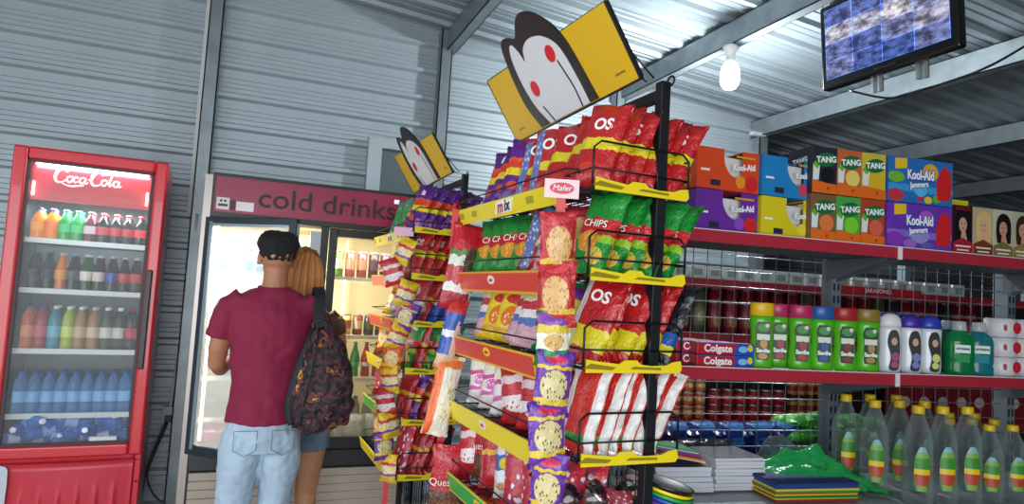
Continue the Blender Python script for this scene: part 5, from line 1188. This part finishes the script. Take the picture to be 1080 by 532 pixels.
# ================================================================ PEOPLE
def tubem(pts, n=14):
    """closed limb shell; pts = (x,y,z,rx,ry)"""
    b = MB(); P = [Vector(p[:3]) for p in pts]; N = len(P); vs = []
    for i, p in enumerate(P):
        t = (P[min(i+1, N-1)]-P[max(i-1, 0)]).normalized()
        a = Vector((1, 0, 0)) - t*t.x
        if a.length < .2: a = Vector((0, 0, 1)) - t*t.z
        a.normalize(); c = t.cross(a)
        for k in range(n):
            an = 2*math.pi*k/n; vs.append(p+a*math.cos(an)*pts[i][3]+c*math.sin(an)*pts[i][4])
    fs = []
    for i in range(N-1):
        for k in range(n): fs.append((i*n+k, i*n+(k+1) % n, (i+1)*n+(k+1) % n, (i+1)*n+k))
    fs += [tuple(range(n-1, -1, -1)), tuple((N-1)*n+k for k in range(n))]
    return vs, fs
def fuse(name, shells, m, parent, voxel=.008, smooth=4, disp=0.0, dscale=20, M=None, sub=0):
    b = MB()
    for vs, fs in shells: b.add(vs, fs)
    o = b.build('tmp', m)
    rm_ = o.modifiers.new('r', 'REMESH'); rm_.mode = 'VOXEL'; rm_.voxel_size = voxel
    s = o.modifiers.new('s', 'SMOOTH'); s.factor = .6; s.iterations = smooth
    bpy.context.view_layer.update()
    me = bpy.data.meshes.new_from_object(o.evaluated_get(bpy.context.evaluated_depsgraph_get()))
    bpy.data.objects.remove(o); me.name = name
    if disp:
        me.update(); nn = [v.normal.copy() for v in me.vertices]
        for v, n_ in zip(me.vertices, nn): v.co += n_*disp*(noise.noise(v.co*dscale)+.5*noise.noise(v.co*dscale*2.3))
    for p in me.polygons: p.use_smooth = True
    me.materials.clear(); me.materials.append(m)
    o = bpy.data.objects.new(name, me); COL.objects.link(o)
    if parent: o.parent = parent
    if M is not None: o.matrix_local = M
    return o
def ellipsoid(c, r, n=16, m=10, squash=None):
    vs = []; fs = []
    for j in range(m+1):
        th = math.pi*j/m; th = max(.04, min(math.pi-.04, th))
        for i in range(n):
            a = 2*math.pi*i/n; vs.append((c[0]+r[0]*math.sin(th)*math.cos(a), c[1]+r[1]*math.sin(th)*math.sin(a), c[2]+r[2]*math.cos(th)))
    for j in range(m):
        for i in range(n): fs.append((j*n+i, (j+1)*n+i, (j+1)*n+(i+1) % n, j*n+(i+1) % n))
    fs += [tuple(range(n)), tuple(m*n+i for i in range(n-1, -1, -1))]
    return vs, fs
def hand(c, dirv, palm, side, sc=1.0):
    """palm plus five curled fingers; dirv = pointing direction, palm = palm normal, side = thumb side"""
    dv = Vector(dirv).normalized(); pn = Vector(palm).normalized(); sd = Vector(side).normalized(); c = Vector(c); out = []
    out.append(tubem([(*(c), .026*sc, .019*sc), (*(c+dv*.04*sc), .036*sc, .017*sc), (*(c+dv*.085*sc), .038*sc, .014*sc)], 12))
    for i, (ln, of) in enumerate(((.070, .028), (.078, .010), (.073, -.010), (.058, -.028))):
        b0 = c+dv*.075*sc+sd*of*sc; p = [b0, b0+dv*ln*.42*sc+pn*.004, b0+dv*ln*.75*sc+pn*.018*sc, b0+dv*ln*.88*sc+pn*.036*sc]
        out.append(tubem([(*q, (.0095-.0009*k)*sc, (.0095-.0009*k)*sc) for k, q in enumerate(p)], 8))
    b0 = c+dv*.02*sc+sd*.024*sc; p = [b0, b0+sd*.022*sc+dv*.018*sc+pn*.008, b0+sd*.032*sc+dv*.045*sc+pn*.016, b0+sd*.030*sc+dv*.066*sc+pn*.020]
    out.append(tubem([(*q, (.012-.001*k)*sc, (.012-.001*k)*sc) for k, q in enumerate(p)], 8))
    return out
SKIN = mat('#b07858', .5, mott=.06, mscale=8); SKIN2 = mat('#b98463', .5, mott=.06, mscale=8)
def face(parent, c, s, m, hairm):
    """eyes and brows on a head whose face looks to +Y"""
    for sx in (-1, 1):
        e = ellipsoid((c[0]+sx*.030*s, c[1]+.086*s, c[2]+.004*s), (.012*s, .008*s, .007*s), 12, 8); b = MB(); b.add(*e, 0, True); ey = b.build('eye', mat('#e8e4e0', .3), parent)
        e = ellipsoid((c[0]+sx*.030*s, c[1]+.0925*s, c[2]+.004*s), (.0055*s, .003*s, .0055*s), 10, 6); b = MB(); b.add(*e, 0, True); b.build('iris', mat('#20120c', .3), ey)
        b = MB(); b.tube([(c[0]+sx*.014*s, c[1]+.094*s, c[2]+.020*s), (c[0]+sx*.030*s, c[1]+.093*s, c[2]+.024*s), (c[0]+sx*.044*s, c[1]+.083*s, c[2]+.019*s)], .003*s, 5); b.build('eyebrow', hairm, parent)
    b = MB(); b.add(*ellipsoid((c[0], c[1]+.094*s, c[2]-.055*s), (.020*s, .006*s, .006*s), 12, 6), 0, True); b.build('lips', mat('#a05048', .5), parent)
def headshells(c, s=1.0, neck_to=None):
    x, y, z = c; out = []
    out.append(ellipsoid((x, y-.010*s, z+.020*s), (.076*s, .094*s, .092*s)))          # cranium
    out.append(ellipsoid((x, y+.030*s, z-.035*s), (.058*s, .062*s, .078*s)))          # face and jaw
    out.append(ellipsoid((x, y+.062*s, z-.088*s), (.026*s, .024*s, .020*s)))          # chin
    out.append(tubem([(x, y+.088*s, z+.010*s, .008*s, .008*s), (x, y+.102*s, z-.015*s, .011*s, .011*s), (x, y+.104*s, z-.030*s, .015*s, .012*s), (x, y+.090*s, z-.036*s, .012*s, .008*s)], 10))
    for sx in (-1, 1): out.append(ellipsoid((x+sx*.076*s, y+.004*s, z-.008*s), (.011*s, .018*s, .031*s)))
    return out
def man():
    t = empty('person', T(.090, 3.10, 0) @ Rz(3), 'person in maroon t-shirt and pale jeans seen from behind, backpack on shoulder', 'person')
    hc = (.004, .015, 1.605)
    sh_ = headshells(hc)
    sh_.append(tubem([(0, -.02, 1.42, .075, .06), (0, -.014, 1.47, .056, .056), (.002, -.006, 1.52, .053, .056), (.004, 0, 1.57, .052, .058)]))
    sh_.append(tubem([(0, 0, .86, .10, .08), (0, 0, 1.0, .115, .088), (0, 0, 1.2, .15, .10), (0, 0, 1.36, .16, .09), (0, -.01, 1.44, .10, .07)]))
    # arms: left bent forward, right reaching into the cooler
    sh_.append(tubem([(-.165, 0, 1.385, .05, .05), (-.190, .0, 1.30, .046, .046), (-.205, .015, 1.20, .042, .042), (-.208, .04, 1.13, .037, .037), (-.19, .10, 1.105, .036, .038), (-.17, .16, 1.11, .031, .031), (-.145, .225, 1.13, .024, .022)]))
    sh_ += hand((-.145, .22, 1.13), (.25, .95, .12), (.2, .1, -.95), (.9, -.2, .1))
    sh_.append(tubem([(.165, 0, 1.385, .05, .05), (.195, .01, 1.30, .046, .046), (.212, .03, 1.20, .041, .041), (.21, .05, 1.15, .038, .038), (.195, .10, 1.18, .034, .034), (.17, .135, 1.27, .025, .023)]))
    sh_ += hand((.17, .135, 1.265), (-.25, .05, .95), (0, -.95, 0), (-.9, 0, -.2))
    for sx in (-1, 1): sh_.append(tubem([(sx*.065, 0, .87, .055, .065), (sx*.085, 0, .6, .052, .052), (sx*.09, -.01, .3, .045, .05), (sx*.095, -.02, .08, .035, .04)]))
    bd = fuse('body', sh_, SKIN, t, .006, 3)
    hm = mat('#0d0c0e', .6, bump=.8, bscale=220)
    face(bd, hc, 1.0, SKIN, hm)
    # hair: thick top, short faded sides
    hs = [ellipsoid((hc[0], hc[1]-.008, hc[2]+.060), (.092, .102, .060)), ellipsoid((hc[0]-.02, hc[1]+.01, hc[2]+.088), (.062, .072, .036)), ellipsoid((hc[0]+.02, hc[1]-.045, hc[2]+.075), (.062, .058, .044))]
    hs.append(tubem([(hc[0], hc[1]-.020, hc[2]-.020, .066, .080), (hc[0], hc[1]-.016, hc[2]+.02, .0795, .094), (hc[0], hc[1]-.012, hc[2]+.06, .079, .096)]))
    fuse('hair', hs, hm, t, .005, 1, .006, 70)
    # t-shirt
    S_ = [(0, .0, .888, .158, .128), (0, 0, .93, .156, .123), (0, 0, 1.0, .146, .112), (0, -.003, 1.10, .150, .112), (0, -.006, 1.20, .164, .116), (0, -.008, 1.30, .180, .118), (0, -.008, 1.37, .186, .108), (0, -.010, 1.415, .168, .092), (0, -.012, 1.45, .118, .076), (0, -.012, 1.475, .070, .066)]
    ss = [tubem(S_, 24)]
    ss.append(tubem([(-.12, -.005, 1.40, .07, .062), (-.165, 0, 1.375, .066, .064), (-.192, .004, 1.31, .061, .060), (-.206, .012, 1.245, .058, .056)], 16))
    ss.append(tubem([(.12, -.005, 1.40, .07, .062), (.165, 0, 1.375, .066, .064), (.197, .010, 1.31, .061, .060), (.216, .028, 1.245, .058, .056)], 16))
    fuse('tshirt', ss, mat('#84163c', .8, bump=.25, bscale=14), t, .007, 4, .008, 11)
    b = MB(); b.tube([(.066*math.cos(a*math.pi/12), -.012+.062*math.sin(a*math.pi/12), 1.472+.006*math.sin(a*math.pi/12)) for a in range(24)], .0055, 6, closed=True); b.build('collar', mat('#6e1232', .8), t)
    # jeans
    J = [tubem([(0, .0, .95, .134, .108), (0, 0, .90, .142, .115), (0, -.006, .83, .152, .125), (0, -.004, .77, .135, .118)], 20)]
    J.append(tubem([(-.072, -.004, .84, .085, .108), (-.085, 0, .74, .090, .100), (-.092, .008, .62, .078, .085), (-.098, .012, .50, .067, .072), (-.112, -.01, .36, .064, .068), (-.125, -.04, .20, .058, .062), (-.130, -.055, .075, .056, .060)], 18))
    J.append(tubem([(.072, -.004, .84, .085, .108), (.082, 0, .74, .090, .100), (.080, .01, .62, .078, .085), (.072, .015, .50, .067, .072), (.070, 0, .36, .064, .068), (.075, -.02, .20, .058, .062), (.078, -.03, .075, .056, .060)], 18))
    jm = mat('#b4cade', .85, bump=.3, bscale=18, mott=.16, mscale=7)
    j = fuse('jeans', J, jm, t, .007, 3, .008, 16)
    for sx in (-1, 1):
        pts = [(sx*.075-.045, .87), (sx*.075+.045, .87), (sx*.075+.045, .79), (sx*.075, .765), (sx*.075-.045, .79)]
        b = MB(); b.tube([(x, -.126-.004*(abs(x) < .06), z) for x, z in pts], .0018, 4, closed=True); b.build('pocket_seam', mat('#6a84a0', .8), j)
    for sx, ox, oy in ((-1, -.130, -.055), (1, .078, -.03)):
        s_ = [tubem([(ox, oy-.07, .038, .036, .034), (ox, oy-.03, .05, .040, .046), (ox, oy+.04, .045, .042, .040), (ox+sx*.004, oy+.12, .034, .046, .030), (ox+sx*.004, oy+.19, .028, .036, .024)], 14)]
        f = fuse('shoe', s_, mat('#d8d8d6', .6), t, .006, 3)
        MB().prism([(0, 0), (.0, .0)], 0, 0) if False else MB().box((ox-.045, oy-.10, 0), (ox+.047, oy+.21, .018)).build('sole', mat('#f0f0ee', .6), f, bev=.008)
man()
def backpack():
    t = empty('backpack', T(.335, 2.925, .88) @ Rz(-8) @ Ry(-3), 'dark floral drawstring backpack slung over the right shoulder', 'backpack')
    m = bpy.data.materials.new('floral_print'); m.use_nodes = True; nt = m.node_tree; N = nt.nodes; L = nt.links; p = N['Principled BSDF']; p.inputs['Roughness'].default_value = .7
    tc = N.new('ShaderNodeTexCoord'); nz = N.new('ShaderNodeTexNoise'); nz.inputs['Scale'].default_value = 13; nz.inputs['Detail'].default_value = 5; L.new(tc.outputs['Object'], nz.inputs['Vector'])
    rp = N.new('ShaderNodeValToRGB'); rp.color_ramp.interpolation = 'CONSTANT'; e = rp.color_ramp.elements
    e[0].position = 0; e[0].color = hexc('#5a2834'); e[1].position = .38; e[1].color = hexc('#1c1a1c')
    for ps, c in ((.46, '#4c2430'), (.52, '#17161a'), (.59, '#8a4434'), (.615, '#5a3038'), (.66, '#c89838'), (.70, '#3a3a2c')): q = e.new(ps); q.color = hexc(c)
    L.new(nz.outputs['Fac'], rp.inputs[0]); L.new(rp.outputs[0], p.inputs['Base Color'])
    sh_ = [tubem([(-.015, 0, .0, .07, .05), (-.02, 0, .02, .115, .070), (-.015, -.005, .10, .135, .085), (-.005, 0, .22, .118, .080), (-.005, .01, .34, .085, .062), (-.02, .02, .42, .05, .04), (-.025, .03, .455, .035, .028)], 22)]
    fuse('bag_body', sh_, m, t, .006, 3, .010, 24)
    b = MB(); b.tube([(-.13+.02*k, -.075-.006*math.sin(k), .03+.006*(k % 2)) for k in range(1)]*1+[(-.10, -.07, .03), (-.07, -.085, .2), (-.04, -.06, .36), (-.03, -.03, .44)], .004, 6); b.build('side_seam', BLACK, t)
    b = MB(); pts = spline([(-.135, -.02, .03, ), (-.145, -.01, .10), (-.12, .0, .22), (-.075, .02, .36), (-.05, .03, .44)], 6)
    for a_, c_ in zip(pts, pts[1:]): pass
    b.tube(pts, [.012+.014*math.sin(math.pi*i/(len(pts)-1)) for i in range(len(pts))], 10); b.build('side_strap', mat('#1a1c26', .7), t)
    # shoulder strap: flat webbing over the shoulder
    sp_ = spline([(-.03, -.01, .44), (-.035, .01, .50), (-.035, .045, .565), (-.045, .12, .605), (-.055, .20, .585), (-.06, .265, .50), (-.06, .285, .40)], 6)
    b = MB(); n = len(sp_); vs = []; fs = []
    for i, p_ in enumerate(sp_):
        tt = (sp_[min(i+1, n-1)]-sp_[max(i-1, 0)]).normalized(); sdv = Vector((1, 0, 0)); nn = tt.cross(sdv).normalized()
        vs += [p_+sdv*.024+nn*.004, p_-sdv*.024+nn*.004, p_-sdv*.024-nn*.004, p_+sdv*.024-nn*.004]
    for i in range(n-1):
        for k_ in range(4): fs.append((i*4+k_, i*4+(k_+1) % 4, (i+1)*4+(k_+1) % 4, (i+1)*4+k_))
    fs += [(3, 2, 1, 0), tuple((n-1)*4+k_ for k_ in range(4))]; b.add(vs, fs); b.build('shoulder_strap', mat('#15161e', .7), t)
    b = MB(); b.tube([(-.03+.03*math.cos(a*math.pi/6), -.01, .445+.022*math.sin(a*math.pi/6)) for a in range(12)], .006, 6, closed=True); b.tube([(-.05, -.03, .44), (-.07, -.05, .40), (-.06, -.07, .33)], .004, 5); b.build('drawstring', BLACK, t)
backpack()
def woman():
    t = empty('person', T(.248, 3.40, 0) @ Rz(5), 'person with long auburn hair partly hidden behind the one in maroon', 'person')
    hc = (-.02, .015, 1.555); sh_ = headshells(hc, .95)
    sh_.append(tubem([(0, -.02, 1.37, .07, .055), (-.01, -.012, 1.43, .045, .046), (-.02, 0, 1.52, .044, .05)]))
    sh_.append(tubem([(0, 0, .80, .14, .10), (0, 0, .92, .13, .095), (0, 0, 1.05, .11, .085), (0, 0, 1.2, .13, .09), (0, 0, 1.33, .14, .08), (0, -.01, 1.39, .09, .06)]))
    sh_.append(tubem([(-.15, 0, 1.34, .042, .042), (-.175, .02, 1.22, .037, .037), (-.185, .03, 1.08, .032, .032), (-.185, .04, .96, .029, .029), (-.18, .06, .85, .021, .020)]))
    sh_ += hand((-.18, .06, .855), (0, .1, -1), (.95, .1, 0), (0, 1, 0), .9)
    sh_.append(tubem([(.15, 0, 1.34, .042, .042), (.18, .0, 1.22, .037, .037), (.195, .01, 1.08, .032, .032), (.195, .03, .96, .029, .029), (.19, .05, .85, .021, .020)]))
    sh_ += hand((.19, .05, .855), (0, .1, -1), (-.95, .1, 0), (0, 1, 0), .9)
    for sx, kx in ((-1, -.085), (1, .085)): sh_.append(tubem([(sx*.07, 0, .84, .078, .085), (kx, .0, .72, .076, .080), (kx*.95, .005, .60, .064, .068), (kx*.9, .01, .48, .052, .055), (kx*.9, 0, .42, .050, .053), (kx*.92, -.015, .32, .052, .056), (kx*.95, -.01, .20, .038, .042), (kx*.95, 0, .08, .032, .036)]))
    bd = fuse('body', sh_, SKIN2, t, .006, 3)
    hm = mat('#a86a38', .5, bump=.6, bscale=90, mott=.3, mscale=25); face(bd, hc, .95, SKIN2, hm)
    hs = [ellipsoid((hc[0], hc[1]-.012, hc[2]+.032), (.084, .100, .094)), tubem([(hc[0], hc[1]-.045, hc[2]+.03, .075, .06), (hc[0], hc[1]-.06, hc[2]-.08, .082, .052), (hc[0]+.01, -.085, hc[2]-.19, .088, .045), (hc[0]+.03, -.10, hc[2]-.31, .085, .038), (hc[0]+.045, -.105, hc[2]-.42, .05, .026)], 18)]
    h = fuse('hair', hs, hm, t, .006, 2, .008, 40)
    for k_ in range(16):
        a = -1.0+2.0*k_/15; b = MB(); x = hc[0]+.085*math.sin(a)
        b.tube(spline([(x*.6, -.075, hc[2]+.10-.03*abs(a)), (x, -.10, hc[2]), (x*1.05+.005, -.105+.02*abs(a), hc[2]-.15), (x*1.0+.03, -.135+.03*abs(a), hc[2]-.33-.04*(k_ % 3)), (x*.8+.045, -.13+.02*abs(a), hc[2]-.42-.03*(k_ % 2))], 5), .010, 6); b.build('hair_lock', mat(('#b87840', '#c88848', '#a06432')[k_ % 3], .45, bump=.4, bscale=120), h)
    ss = [tubem([(0, 0, .86, .142, .105), (0, 0, 1.02, .125, .098), (0, 0, 1.18, .138, .102), (0, 0, 1.29, .148, .098), (0, -.008, 1.35, .13, .08), (0, -.01, 1.385, .075, .06)], 22), tubem([(-.11, 0, 1.34, .055, .05), (-.155, .005, 1.30, .05, .048), (-.168, .012, 1.25, .046, .046)], 14), tubem([(.11, 0, 1.34, .055, .05), (.158, 0, 1.30, .05, .048), (.172, 0, 1.25, .046, .046)], 14)]
    fuse('blouse', ss, mat('#5c4038', .8), t, .007, 3, .006, 12)
    sh2 = [tubem([(0, 0, .90, .135, .105), (0, -.005, .80, .155, .122), (0, 0, .76, .14, .115)], 20), tubem([(-.075, 0, .82, .088, .10), (-.086, 0, .69, .088, .092)], 16), tubem([(.075, 0, .82, .088, .10), (.086, 0, .69, .088, .092)], 16)]
    fuse('shorts', sh2, mat('#5a6c84', .85), t, .007, 3)
    for sx in (-1, 1):
        ox = sx*.08; f = fuse('sandal', [tubem([(ox, -.05, .03, .032, .03), (ox, .03, .035, .036, .030), (ox, .12, .026, .040, .022), (ox, .18, .022, .030, .016)], 14)], mat('#3a2c28', .6), t, .006, 2)
woman()
bpy.context.view_layer.update()
